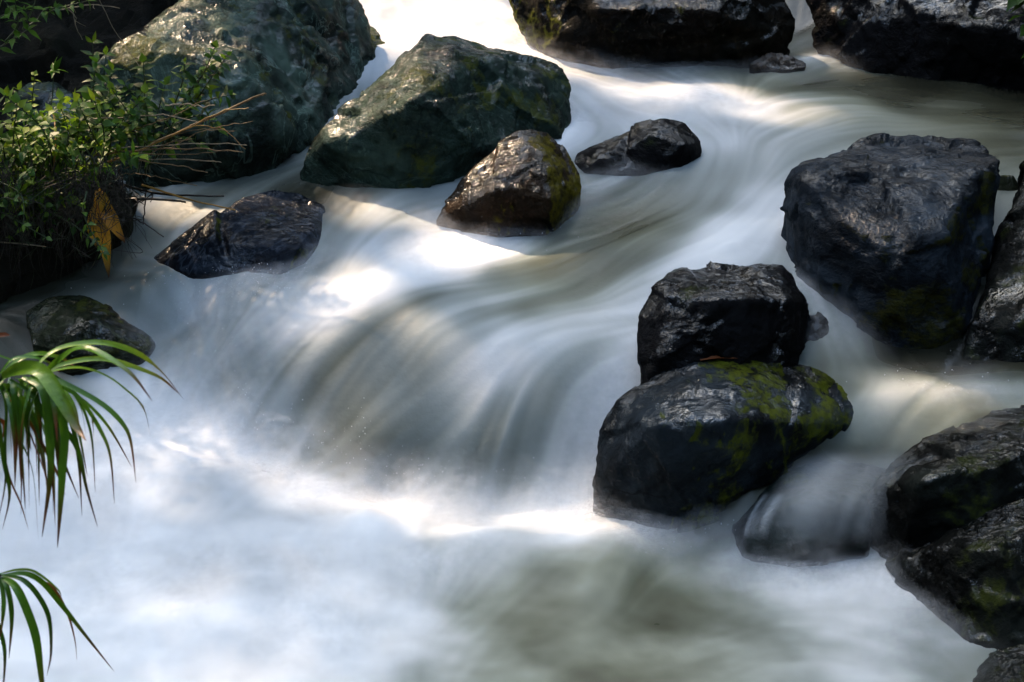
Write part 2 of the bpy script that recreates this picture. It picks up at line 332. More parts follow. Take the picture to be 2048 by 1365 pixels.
# evaluate on every 3rd grid point then upsample linearly
sub = 3
Xs, Ys, Zs = X[::sub, ::sub], Y[::sub, ::sub], Z[::sub, ::sub]
Fs = blur(idw(Xs, Ys, Zs), 3)
ii, jj = np.meshgrid(np.arange(NX)/sub, np.arange(NY)/sub)
def samp2(a, fx, fy):
    fx = np.clip(fx, 0, a.shape[1]-1.001); fy = np.clip(fy, 0, a.shape[0]-1.001); ix = fx.astype(int); iy = fy.astype(int); tx = fx-ix; ty = fy-iy
    return (a[iy, ix]*(1-tx)+a[iy, ix+1]*tx)*(1-ty)+(a[iy+1, ix]*(1-tx)+a[iy+1, ix+1]*tx)*ty
Fg = samp2(Fs, ii, jj)
# carry foam softly along the flow
Fl = Fg.astype(np.float32); mean, std = Fl.mean(), Fl.std()
La = lic(Fl, 0.06, 2.0); La = .6*(La*std*0.98+mean)+.4*Fl
mid = 1-np.abs(2*np.clip(La, 0, 1)-1)
slope = np.hypot(*np.gradient(Z, DG)); slope = blur(slope, 4)
cl = blur(fbm(PN*np.array([4.4, 8.5, 1]), 6, 88, gain=.68).reshape(X.shape), 3)
fallm = np.clip((blur(slope, 10)-.10)/.22, 0, 1); fallm = np.maximum(fallm, np.clip((Z-.22)/.12, 0, 1)); fallm = blur(fallm, 12)
S1 = S1*(.38+.62*fallm); S0 = S0*(.38+.62*fallm); S2 = S2*(.4+.6*fallm)
foam = La + cl*.27*(1-fallm) + (S1*0.030+S2*0.013+S0*0.036+np.clip(S1-1.1, 0, 2)*.06+np.clip(S0-1.0, 0, 2)*.08)*(0.25+1.1*mid)
foam = np.clip(foam, 0, 1); foam = np.where(fallm < .5, np.maximum(foam, .6*Fg), foam)
calm = np.clip(1-slope, 0, 1)
Zd = Z + S0*0.007 + S1*0.0014*(0.4+np.clip(slope, 0, 1)) + S2*0.0004
boil = blur((fbm(PN*7, 4, 21).reshape(X.shape)), 3)
Zd = Zd + boil*0.03*np.clip(foam-.35, 0, 1)

OL = [(1150,1260,.42),(1250,1150,.4),(1200,1330,.5),(1100,560,.25),(1250,450,.2),(1950,260,.6),(1700,210,.4),(1550,170,.3),(1900,860,.3)]
olive = np.zeros_like(X)
for a, b, r in OL:
    q = onwater(a, b); olive = np.maximum(olive, np.exp(-((X-q[0])**2+(Y-q[1])**2)/(r*r)))
t = NT('stream_water'); f = t.attr('foam'); co = t.n('TexCoord').outputs['Object']
c = t.ramp(f, [(0, (.006,.007,.006)), (.12, (.035,.036,.025)), (.25, (.12,.135,.118)), (.42, (.27,.30,.295)), (.65, (.58,.60,.615)), (.92, (.87,.88,.89))])
c = t.mix(t.math('MULTIPLY', t.attr('olive'), .8), c, t.ramp(f, [(0, (.012,.010,.005)), (.25, (.13,.13,.08)), (.42, (.27,.275,.19)), (.65, (.51,.50,.43)), (.92, (.85,.84,.82))]))
r = t.ramp(f, [(0, .16), (.3, .38), (.7, .75), (1, .9)])
p = t.n('BsdfPrincipled', i_Base_Color=c, i_Roughness=r); p.inputs['IOR'].default_value = 1.33
sw = t.ramp(f, [(0, .5), (.5, .4), (1, .15)]); t.set(p.inputs['Specular IOR Level'], sw)
bp = t.n('Bump', i_Height=t.noise(co, 26, 4, .6), i_Distance=0.004, i_Strength=0.4); t.set(p.inputs['Normal'], bp.outputs[0])
M_water = t.done(p.outputs[0])
idx = np.arange(NX*NY).reshape(NY, NX)
quads = np.stack([idx[:-1, :-1], idx[:-1, 1:], idx[1:, 1:], idx[1:, :-1]], -1).reshape(-1, 4)
wv = np.stack([X, Y, Zd], -1).reshape(-1, 3)
water = mesh_np('stream_water', wv, quads, M_water, attrs={'foam': foam, 'olive': olive})
tag(water, kind='structure')

# ------------------------------------------------------------------ spray: soft veils of fine droplets above the broken water
SPR = [ # px, py, radius m, thickness m, density
(300,870,.3,.10,.35),(200,980,.25,.08,.2),(470,900,.22,.11,.8),(560,940,.13,.13,1),(640,975,.13,.13,1),(720,1005,.13,.13,1),(820,1025,.13,.12,1),(940,1030,.13,.12,1),(1060,1038,.13,.11,1),(1170,1040,.14,.10,.9),
(1270,1075,.13,.07,.8),(1370,1105,.12,.06,.6),(1460,1140,.12,.05,.6),(1570,1135,.14,.06,.7),(1700,1120,.14,.07,.7),(1780,1150,.12,.06,.5),(1850,1260,.18,.06,.4),(300,1180,.3,.07,.25),(600,1220,.3,.07,.25),(900,1100,.2,.06,.35),
(430,600,.14,.03,.3),(500,590,.16,.05,.4),(380,650,.15,.05,.4),(560,560,.12,.04,.4),(430,720,.2,.06,.5),(330,740,.15,.05,.4),
(640,600,.12,.03,.3),(860,500,.18,.03,.4),(1000,475,.16,.035,.6),(700,430,.12,.03,.4),(880,450,.12,.03,.4),(620,530,.1,.03,.4),
(1180,400,.15,.02,.3),(1250,350,.15,.02,.3),(1150,440,.1,.03,.4),(1140,240,.15,.04,.5),(1130,130,.22,.06,.5),(1250,150,.2,.035,.4),(1040,80,.18,.08,.7),(900,70,.2,.08,.7),(1380,140,.25,.03,.35),(1550,145,.2,.03,.3),(1680,120,.16,.04,.4),
(1400,200,.3,.03,.4),(1600,600,.12,.04,.6),(1650,650,.14,.05,.5),(1700,700,.12,.05,.3),(1870,785,.14,.04,.5),(1980,790,.12,.04,.3),(1770,840,.12,.03,.2),
(1240,760,.1,.03,.4),(1200,800,.08,.03,.4),(1160,900,.1,.03,.4),(1190,1000,.1,.06,.7),(1230,1020,.1,.06,.7),(1300,1050,.1,.05,.6),(1380,1060,.1,.05,.5),(300,710,.12,.04,.4),(1600,1120,.12,.06,.7),(1500,1100,.08,.05,.6),(1720,1115,.12,.05,.6)]
DS = 0.02
sx = np.arange(GX0+.4, GX1-.3, DS); sy = np.arange(GY0+.1, 7.4, DS); SX, SY = np.meshgrid(sx, sy); SZ = hz(SX, SY)
den = np.zeros_like(SX); th = np.full_like(SX, 0.01)
for a, b, R, T, D in SPR:
    q = onwater(a, b); g = np.exp(-(((SX-q[0])**2+(SY-q[1])**2+(SZ-q[2])**2)/(R*R)*1.6)); den = 1-(1-den)*(1-D*g); th = np.maximum(th, T*np.sqrt(g))
th = blur(th, 4)
NL = 8; vs, fs, al = [], [], []
ids = np.arange(SX.size).reshape(SX.shape); q = np.stack([ids[:-1, :-1], ids[:-1, 1:], ids[1:, 1:], ids[1:, :-1]], -1).reshape(-1, 4)
keepf = den.ravel()[q].max(1) > 0.03
q = q[keepf]; used = np.unique(q); remap = np.full(SX.size, -1); remap[used] = np.arange(len(used)); q = remap[q]
pb = np.stack([SX.ravel(), SY.ravel(), SZ.ravel()], 1)[used]; dn = den.ravel()[used]; tt = th.ravel()[used]
for k in range(NL):
    u = (k+1)/NL
    nn = fbm(np.c_[pb[:, :2]*7, np.full(len(pb), k*0.35)], 5, 50, gain=.6)
    h = tt*(u**1.1)*(1+0.9*nn)+0.004*k
    v = pb.copy(); v[:, 2] += h+0.006
    a = dn*(1-u*0.80)*0.36*np.clip(0.9+1.6*nn-0.55*u, 0, 1.6)
    vs.append(v); fs.append(q+k*len(pb)); al.append(np.clip(a, 0, .8))
t = NT('spray_mist'); a = t.attr('veil'); co = t.n('TexCoord').outputs['Object']
nz = t.noise(co, 30, 6, .75); a2 = t.math('MULTIPLY', a, t.sstep(nz, .25, .75), clamp=True)
d1 = t.n('BsdfDiffuse', i_Color=(.86,.87,.9)); d2 = t.n('BsdfTranslucent', i_Color=(.86,.87,.9)); mx = t.n('MixShader', i_0=.4); t.set(mx.inputs[1], d1.outputs[0]); t.set(mx.inputs[2], d2.outputs[0])
tr = t.n('BsdfTransparent'); m2 = t.n('MixShader', i_0=a2); t.set(m2.inputs[1], tr.outputs[0]); t.set(m2.inputs[2], mx.outputs[0])
M_spray = t.done(m2.outputs[0])
spray = mesh_np('spray_mist', np.concatenate(vs), np.concatenate(fs), M_spray, attrs={'veil': np.concatenate(al)})
tag(spray, 'soft white spray hanging over the broken water at the foot of the cascades', 'spray', kind='stuff')

# ------------------------------------------------------------------ riverbed, banks, hillside
tx_ = np.r_[np.linspace(-40, -5, 30), np.linspace(-4.8, 4.8, 120), np.linspace(5, 40, 30)]; ty_ = np.r_[np.linspace(-30, 1.5, 25), np.linspace(1.7, 9, 100), np.linspace(9.3, 60, 40)]
TX, TY = np.meshgrid(tx_, ty_)
def ground(x, y):
    inb = hz(np.clip(x, GX0, GX1), np.clip(y, GY0, GY1))-0.35
    inb = inb - np.clip(2-y, 0, 30)*0.08
    r = np.clip(np.abs(x-0.1)-2.6-np.clip(y-5,0,3)*.2, 0, None)
    up = 1.6*(1-np.exp(-r*0.9))+0.33*r
    back = np.clip(y-8.0, 0, None); up2 = 0.9*(1-np.exp(-back*1.1))+0.42*back
    n = fbm(np.stack([x.ravel()*.8, y.ravel()*.8, 0*x.ravel()], 1), 5, 77).reshape(x.shape)
    return inb+up+up2+n*0.25*np.clip((up+up2), 0.05, 1)
TZ = ground(TX, TY)
ti = np.arange(TX.size).reshape(TX.shape); tq = np.stack([ti[:-1, :-1], ti[:-1, 1:], ti[1:, 1:], ti[1:, :-1]], -1).reshape(-1, 4)
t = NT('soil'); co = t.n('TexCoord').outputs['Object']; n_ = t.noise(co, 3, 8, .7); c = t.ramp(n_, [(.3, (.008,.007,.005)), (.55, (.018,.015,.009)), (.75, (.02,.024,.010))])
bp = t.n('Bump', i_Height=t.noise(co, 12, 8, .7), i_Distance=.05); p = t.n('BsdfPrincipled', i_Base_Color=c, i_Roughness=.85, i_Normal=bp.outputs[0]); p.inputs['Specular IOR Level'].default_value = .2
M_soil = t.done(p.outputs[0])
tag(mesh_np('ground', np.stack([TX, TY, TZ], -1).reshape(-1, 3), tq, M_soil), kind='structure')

# ------------------------------------------------------------------ boulders
def hull_bm(bm, pts):
    vs = [bm.verts.new(tuple(map(float, p))) for p in pts]
    r = bmesh.ops.convex_hull(bm, input=vs, use_existing_faces=False)
    junk = [g for g in set(r['geom_interior']+r['geom_unused']) if isinstance(g, bmesh.types.BMVert) and g.is_valid]
    if junk: bmesh.ops.delete(bm, geom=junk, context='VERTS')
def rock_shape(lumps, vox=0.012, smooth=3, disp=0.02, freq=4.0, seed=0, strata=None, ridge=0.5):
    bm = bmesh.new()
    for L in lumps:
        pts = []
        sil = L['sil']; D = L.get('back', 0.5); sh = L.get('shrink', .6)
        cxp = sum(p[0] for p in sil)/len(sil); cyp = sum(p[1] for p in sil)/len(sil)
        for p in sil:
            pts.append(at(*p)); pts.append(at(cxp+(p[0]-cxp)*sh, cyp+(p[1]-cyp)*sh, p[2]+D))
        for p in L.get('front', []): pts.append(at(*p))
        for p in L.get('base', []):
            w = at(*p); pts.append(w); pts.append(w+np.array([0, .03, -L.get('sink', .25)]))
        b2 = bmesh.new(); hull_bm(b2, pts)
        tmp = bpy.data.meshes.new('t'); b2.to_mesh(tmp); b2.free(); bm.from_mesh(tmp); bpy.data.meshes.remove(tmp)
    me = bpy.data.meshes.new('t'); bm.to_mesh(me); bm.free()
    o = bpy.data.objects.new('t', me); COL.objects.link(o)
    md = o.modifiers.new('r', 'REMESH'); md.mode = 'VOXEL'; md.voxel_size = vox
    ms = o.modifiers.new('s', 'SMOOTH'); ms.factor = 0.7; ms.iterations = smooth
    dg = bpy.context.evaluated_depsgraph_get(); ev = o.evaluated_get(dg).to_mesh()
    n = len(ev.vertices); co = np.empty(n*3); ev.vertices.foreach_get('co', co); co = co.reshape(-1, 3)
    no = np.empty(n*3); ev.vertices.foreach_get('normal', no); no = no.reshape(-1, 3)
    q = np.array([list(p.vertices) for p in ev.polygons if len(p.vertices) == 4])
    bpy.data.objects.remove(o)
    sc_ = np.array(strata if strata else (1, 1, 1), float)
    P = co*sc_
    wv_ = np.stack([vnoise(P*2.2+9, seed+31), vnoise(P*2.2+5, seed+32), vnoise(P*2.2+1, seed+33)], 1)*0.25
    d = fbm((P+wv_)*freq, 5, seed, gain=.5)*0.9+ridge*fbm((P+wv_)*freq*.8, 4, seed+9, ridged=True)
    # broken facets: stepped noise
    st = fbm(P*freq*.6, 2, seed+15)*5; fr = st-np.floor(st); st = (np.floor(st)+np.clip((fr-.5)*5+.5, 0, 1))/5
    Q_ = co+wv_*.12
    chip = chips(Q_*sc_, freq*1.0, seed)*.14+chips(Q_*sc_, freq*3.1, seed+50)*.20+chips(Q_*sc_, freq*8.3, seed+90)*.14
    amp = disp/.025; disp = disp*.8
    co = co+no*(disp*(d*0.75+st*0.9)+amp*chip*.55)[:, None]
    return co, q
def rock(name, label, lumps, mat, cat='boulder', group=None, **kw):
    co, q = rock_shape(lumps, **kw)
    c = np.array([co[:, 0].mean(), co[:, 1].mean(), co[:, 2].min()])
    o = mesh_np(name, co-c, q, mat); o.location = c
    return tag(o, label, cat, group)

GREY = rock_mat('greenish_grey_stone', (.012,.017,.013), (.07,.105,.08), moss=(.06,.065,.010), moss_amt=.28, rough=.42, seed=1, vein=.3, gloss=.5)
TEAL = rock_mat('dark_green_stone', (.008,.014,.010), (.036,.062,.046), moss=(.06,.07,.008), moss_amt=.3, rough=.38, seed=2, vein=.25, mdir=(.05, -.03, .10), gloss=.7)
BROWN = rock_mat('wet_brown_stone', (.008,.005,.003), (.028,.018,.010), moss=(.15,.12,.008), moss_amt=.25, rough=.36, seed=3, brown=.4, vein=0, fine=1.5, mdir=(.28, 0, 0))
BLACK = rock_mat('black_wet_stone', (.0025,.0025,.003), (.010,.010,.012), moss_amt=.1, rough=.37, seed=4, vein=0)
DARKM = rock_mat('dark_mossy_stone', (.0025,.0022,.0015), (.008,.007,.004), moss=(.09,.095,.006), moss_amt=.02, rough=.38, seed=5, vein=0, bump=.9, brown=.12, mdir=(-.30, 0, .05))
BLUE = rock_mat('blue_grey_stone', (.004,.006,.009), (.032,.044,.06), moss=(.05,.05,.006), moss_amt=.14, rough=.44, seed=6, vein=.1, stretch=(1,1,1.6), mdir=(.05, -.20, -.08), gloss=.6)
MOSSY = rock_mat('mossy_wet_stone', (.003,.004,.005), (.02,.028,.036), moss=(.085,.10,.006), moss_amt=.33, rough=.36, seed=7.7, fine=1.2, vein=0, mdir=(.26, -.05, .03), gloss=.9)
SLAB = rock_mat('slate_stone', (.004,.006,.010), (.026,.037,.055), moss=(.10,.11,.006), moss_amt=.12, rough=.42, seed=8, bump=.45, vein=.2, mdir=(.15, 0, 0), gloss=.5)
OLIVE = rock_mat('olive_stone', (.006,.008,.004), (.03,.036,.018), moss=(.06,.065,.010), moss_amt=.35, rough=.38, seed=9, gloss=.6)
SUNK = rock_mat('sunken_green_stone', (.004,.007,.006), (.012,.022,.018), moss_amt=.1, rough=.6, seed=12, vein=0, gloss=.25)
PITTED = rock_mat('pitted_wet_stone', (.003,.0035,.003), (.016,.020,.017), moss=(.03,.038,.006), moss_amt=.3, rough=.36, seed=10, fine=1.8, bump=1.2, vein=0, gloss=.9)

rock('boulder', 'big pale grey-green boulder behind the leafy shrub, sunlit on its left shoulder', [dict(
 sil=[(200,132,5.45),(250,85,5.55),(330,35,5.7),(400,-30,5.85),(560,-80,6.3),(690,-40,6.6),(735,60,6.5),(742,130,6.35),(700,240,5.95),(610,330,5.5),(520,372,5.25),(360,390,5.2),(250,380,5.25),(212,250,5.4)],
 front=[(330,100,5.35),(480,130,5.3),(590,180,5.6),(450,300,5.12),(330,300,5.2),(560,260,5.25)], base=[(520,380,5.2),(330,390,5.15),(700,300,5.8)], back=.3)], GREY, disp=.035, freq=2.6, seed=11, vox=.014)
rock('boulder', 'rounded dark green boulder peeking out between the big grey boulder and the sunlit fall', [dict(
 sil=[(660,20,6.7),(700,25,6.7),(750,55,6.65),(778,100,6.5),(780,150,6.3),(750,230,6.15),(690,290,6.05)], front=[(745,130,6.4)], base=[(770,170,6.25)], back=.4)], TEAL, disp=.02, seed=12)
rock('boulder', 'large angular green-black boulder mid-stream with a blazing wet left edge', [dict(
 sil=[(850,68,5.6),(900,76,5.7),(960,88,5.8),(1060,115,5.9),(1115,132,5.85),(1138,165,5.7),(1133,235,5.6),(780,130,5.5),(700,200,5.35),(640,262,5.2),(605,310,5.12),(596,375,5.12)],
 front=[(835,130,5.22),(950,122,5.35),(1050,140,5.5),(690,275,5.05),(830,200,5.0),(870,300,4.98),(1020,280,5.2),(1105,250,5.42),(960,300,5.05)],
 base=[(800,365,4.98),(690,385,5.02),(610,385,5.1),(930,335,5.08),(1110,290,5.4)], back=.4)], TEAL, disp=.028, freq=3, seed=13, vox=.012, smooth=4)
rock('boulder', 'brown wet rock with yellow moss on its right side and sun glints down its left', [dict(
 sil=[(1040,258,4.95),(1095,262,4.98),(1140,298,4.95),(1165,345,4.9),(1162,385,4.85),(985,292,4.9),(945,335,4.85),(900,392,4.8),(872,440,4.75)],
 front=[(1085,330,4.74),(1000,380,4.68),(1100,400,4.66)], base=[(880,455,4.74),(960,468,4.68),(1090,465,4.66),(1150,410,4.8)], back=.3)], BROWN, disp=.02, freq=5, seed=14, vox=.008, smooth=4)
rock('rock', 'small double-humped black rock in the white water right of the yellow-mossed brown rock', [
 dict(sil=[(1320,236,5.3),(1368,245,5.32),(1400,280,5.28),(1402,305,5.22),(1262,252,5.3),(1255,300,5.15)], front=[(1300,270,5.15),(1370,290,5.12)], base=[(1390,320,5.2),(1340,333,5.12),(1280,345,5.1)], back=.2),
 dict(sil=[(1260,262,5.3),(1200,288,5.28),(1155,308,5.25),(1150,325,5.2)], front=[(1230,300,5.15)], base=[(1170,338,5.12),(1280,346,5.1)], back=.2)], BLACK, cat='rock', disp=.012, freq=6, seed=15, vox=.007, smooth=3)
rock('boulder', 'huge black boulder at the top with a mossy sunlit left flank beside the upper fall', [dict(
 sil=[(1018,-40,6.8),(1028,30,6.7),(1055,85,6.6),(1085,104,6.52),(1570,100,6.45),(1580,60,6.5),(1560,-30,6.6),(1450,-160,6.9),(1150,-160,7.0)],
 front=[(1200,20,6.35),(1450,20,6.3),(1130,60,6.45)], base=[(1090,110,6.5),(1200,128,6.4),(1300,138,6.37),(1450,135,6.36),(1565,108,6.42)], back=.6)], DARKM, disp=.035, freq=3, seed=16, vox=.014)
rock('boulder', 'huge rough black boulder filling the top right corner, glinting along its left edge', [dict(
 sil=[(1612,-60,6.8),(1630,50,6.55),(1665,100,6.45),(1720,128,6.4),(2250,160,5.9),(2250,-200,6.8),(1700,-200,7.1)],
 front=[(1800,40,6.25),(2000,60,6.0)], base=[(1700,125,6.4),(1745,140,6.3),(1850,165,6.15),(2048,185,6.0),(2250,200,5.8)], back=.6)], BLACK, disp=.04, freq=4, seed=17, vox=.014, smooth=4)
rock('rock', 'low flat brown rock awash below the gap between the two huge black boulders', [dict(
 sil=[(1500,128,6.3),(1535,106,6.35),(1585,108,6.35),(1615,126,6.3)], base=[(1505,136,6.26),(1570,142,6.24),(1612,136,6.27)], back=.15, sink=.1)], BROWN, cat='rock', disp=.014, freq=8, seed=18, vox=.007, smooth=3)
rock('boulder', 'tall blue-black boulder standing on the right with a flat sloping blue-grey top', [dict(
 sil=[(1574,365,4.6),(1602,332,4.7),(1660,308,4.8),(1742,296,4.9),(1762,277,5.0),(1850,272,5.05),(1930,286,5.0),(1975,300,4.85),(2003,318,4.7),(1998,370,4.6),(1985,450,4.5),(1965,560,4.35),(1940,630,4.2),(1573,440,4.5)],
 front=[(1610,360,4.42),(1680,440,4.2),(1760,490,4.08),(1880,470,4.12),(1960,340,4.5),(1900,600,4.05)], base=[(1578,550,4.42),(1600,575,4.36),(1640,600,4.28),(1720,650,4.15),(1800,690,4.05),(1880,700,4.03),(1940,680,4.1)], back=.3)], BLUE, disp=.028, freq=3.2, seed=19, vox=.012, smooth=4, ridge=.8)
rock('boulder', 'speckled pale grey boulder cut off by the right edge, behind the tall blue-black one', [dict(
 sil=[(2012,430,4.7),(2030,380,4.8),(2050,325,4.9),(2200,290,5),(2300,500,4.7),(1990,520,4.35),(1948,630,4.08),(1926,690,4.0)], front=[(2040,450,4.45),(2100,600,4.02),(2000,630,4.04)], base=[(1922,722,3.96),(1990,748,3.92),(2100,752,3.9),(2300,750,3.9)], back=.4)], PITTED, disp=.025, seed=20)
rock('rock', 'little dark stone wedged behind the right corner of the tall blue-black boulder', [dict(
 sil=[(1990,372,5.0),(2000,352,5.0),(2025,352,5.0),(2040,375,5.0)], base=[(1990,400,4.95),(2040,400,4.95)], back=.15)], OLIVE, cat='rock', disp=.01, seed=21, vox=.008, freq=6)
rock('boulder', 'jet-black blocky boulder with a ragged top, resting behind the moss-topped round one', [dict(
 sil=[(1345,548,4.15),(1400,534,4.2),(1500,536,4.25),(1563,533,4.25),(1602,572,4.15),(1625,605,4.1),(1620,660,4.0),(1600,720,3.92),(1320,562,4.05),(1298,602,3.95),(1280,650,3.9),(1275,700,3.85)],
 front=[(1335,590,3.86),(1450,600,3.82),(1570,600,3.9),(1330,700,3.76)], base=[(1300,755,3.76),(1400,770,3.74),(1600,740,3.85)], back=.15),
 dict(sil=[(1590,620,4.1),(1640,625,4.1),(1660,655,4.08),(1645,688,4.05),(1600,700,4.0)], base=[(1630,700,4.0)], back=.1)], BLACK, disp=.02, freq=5, seed=22, vox=.008, smooth=3, ridge=.8)
rock('boulder', 'big round glossy boulder with green moss over its crown and right flank', [dict(
 sil=[(1186,940,3.6),(1197,870,3.65),(1232,800,3.7),(1300,756,3.75),(1395,714,3.8),(1480,704,3.83),(1560,714,3.85),(1655,748,3.85),(1715,780,3.82),(1738,815,3.75)],
 front=[(1300,850,3.45),(1450,840,3.42),(1600,850,3.55),(1350,950,3.42),(1230,930,3.5)], base=[(1195,985,3.57),(1280,1025,3.5),(1390,1060,3.46),(1450,1010,3.46),(1500,970,3.5),(1600,905,3.58),(1700,855,3.66)], back=.25)], MOSSY, disp=.02, freq=4, seed=23, vox=.009, smooth=5)
rock('boulder', 'slate-blue slab tilted in the stream with a dark pointed left end', [dict(
 sil=[(436,425,4.8),(480,396,4.9),(540,380,5.0),(600,390,4.98),(645,412,4.9),(662,440,4.85),(650,485,4.70)],
 front=[(455,485,4.57),(600,500,4.55)], base=[(460,545,4.5),(560,550,4.5),(612,530,4.56),(640,500,4.65)], back=.1),
 dict(sil=[(430,418,4.75),(440,425,4.78),(380,465,4.7),(330,500,4.65),(300,522,4.62)], front=[(430,470,4.58)], base=[(300,535,4.58),(380,545,4.52),(460,547,4.5)], back=.15)], SLAB, disp=.008, freq=4, seed=24, vox=.008, smooth=2)
rock('rock', 'low mossy olive rock at the left edge of the stream above the grass tuft', [dict(
 sil=[(50,622,4.45),(100,592,4.5),(170,580,4.55),(250,600,4.5),(300,638,4.42),(315,670,4.35)], front=[(180,640,4.28)], base=[(60,690,4.28),(150,712,4.2),(280,705,4.22),(312,690,4.28)], back=.15)], OLIVE, cat='rock', disp=.015, freq=5, seed=25, vox=.008)
rock('rock', 'half-submerged small olive stone under the drooping yellow leaves', [dict(
 sil=[(165,566,4.75),(190,546,4.8),(230,534,4.82),(272,546,4.78)], base=[(170,580,4.7),(240,590,4.66),(280,570,4.7)], back=.1)], OLIVE, cat='rock', disp=.008, freq=6, seed=26, vox=.007)
rock('boulder', 'dark wet boulder on the lower right, above the glistening pitted one', [dict(
 sil=[(1735,990,3.4),(1775,925,3.5),(1850,872,3.6),(1950,832,3.7),(2050,808,3.8),(2250,790,3.8),(2250,1000,3.4)], front=[(1850,960,3.25),(2000,930,3.3)], base=[(1745,1070,3.36),(1800,1100,3.25),(2000,1080,3.2)], back=.3)], PITTED, disp=.025, freq=4, seed=27, vox=.01)
rock('boulder', 'glistening pitted boulder in the lower right corner trailing wet moss', [dict(
 sil=[(1765,1125,3.28),(1800,1082,3.35),(1900,1020,3.4),(2000,972,3.45),(2050,955,3.45),(2250,930,3.4),(2250,1200,3.0)], front=[(1880,1100,3.1),(2000,1100,3.0)], base=[(1785,1165,3.2),(1870,1250,3.03),(1950,1290,2.93),(2100,1290,2.85)], back=.3)], PITTED, disp=.025, freq=4.5, seed=28, vox=.009)
rock('rock', 'small glinting rock at the very bottom right corner', [dict(
 sil=[(1915,1355,2.85),(1950,1300,2.93),(2040,1250,3.0),(2150,1240,3.0),(2250,1300,2.8)], front=[(2050,1330,2.75)], base=[(1930,1390,2.75),(2100,1430,2.6),(2250,1430,2.6)], back=.15)], PITTED, cat='rock', disp=.015, freq=6, seed=29, vox=.008)
rock('boulder', 'submerged dark green boulder under the thin veil of water right of the mossy round one', [dict(
 sil=[(1462,1055,3.42),(1500,1000,3.5),(1560,942,3.58),(1640,905,3.66),(1720,893,3.7),(1795,920,3.62)], front=[(1590,1010,3.37),(1720,1010,3.37),(1520,1040,3.37)], base=[(1490,1100,3.33),(1600,1120,3.3),(1740,1105,3.32)], back=.2)], SUNK, disp=.012, freq=4, seed=30, vox=.01)
rock('rock', 'pale grey stone half hidden behind the leaves on the left bank', [dict(
 sil=[(20,200,5.2),(60,172,5.3),(110,168,5.3),(145,195,5.25)], base=[(10,300,5.1),(150,290,5.1)], back=.3)], GREY, cat='rock', disp=.015, seed=31)
rock('rock', 'dark flat rock under the thin water between slate slab and large angular boulder', [dict(
 sil=[(655,418,5.0),(690,394,5.05),(740,386,5.05),(790,392,5.0)], base=[(670,430,4.96),(780,410,4.97)], back=.1, sink=.1)], BROWN, cat='rock', disp=.008, seed=32, vox=.008)
# ------------------------------------------------------------------ earth banks on the left
def soil_mass(lumps, **kw):
    co, q = rock_shape(lumps, **kw); return tag(mesh_np('bank', co, q, M_soil), kind='structure')
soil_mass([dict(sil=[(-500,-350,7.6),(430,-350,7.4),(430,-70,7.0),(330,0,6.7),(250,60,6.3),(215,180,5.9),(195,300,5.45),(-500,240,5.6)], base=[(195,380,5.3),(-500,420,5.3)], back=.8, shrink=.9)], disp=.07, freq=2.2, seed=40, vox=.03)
soil_mass([dict(sil=[(-500,300,5.0),(-20,285,5.0),(120,310,5.0),(225,350,4.95),(262,392,4.9),(-500,330,4.8)], front=[(60,440,4.62),(200,440,4.7)], base=[(-500,620,4.3),(0,560,4.5),(140,520,4.62),(235,470,4.75)], back=.5, shrink=.9)], disp=.045, freq=4, seed=41, vox=.016)
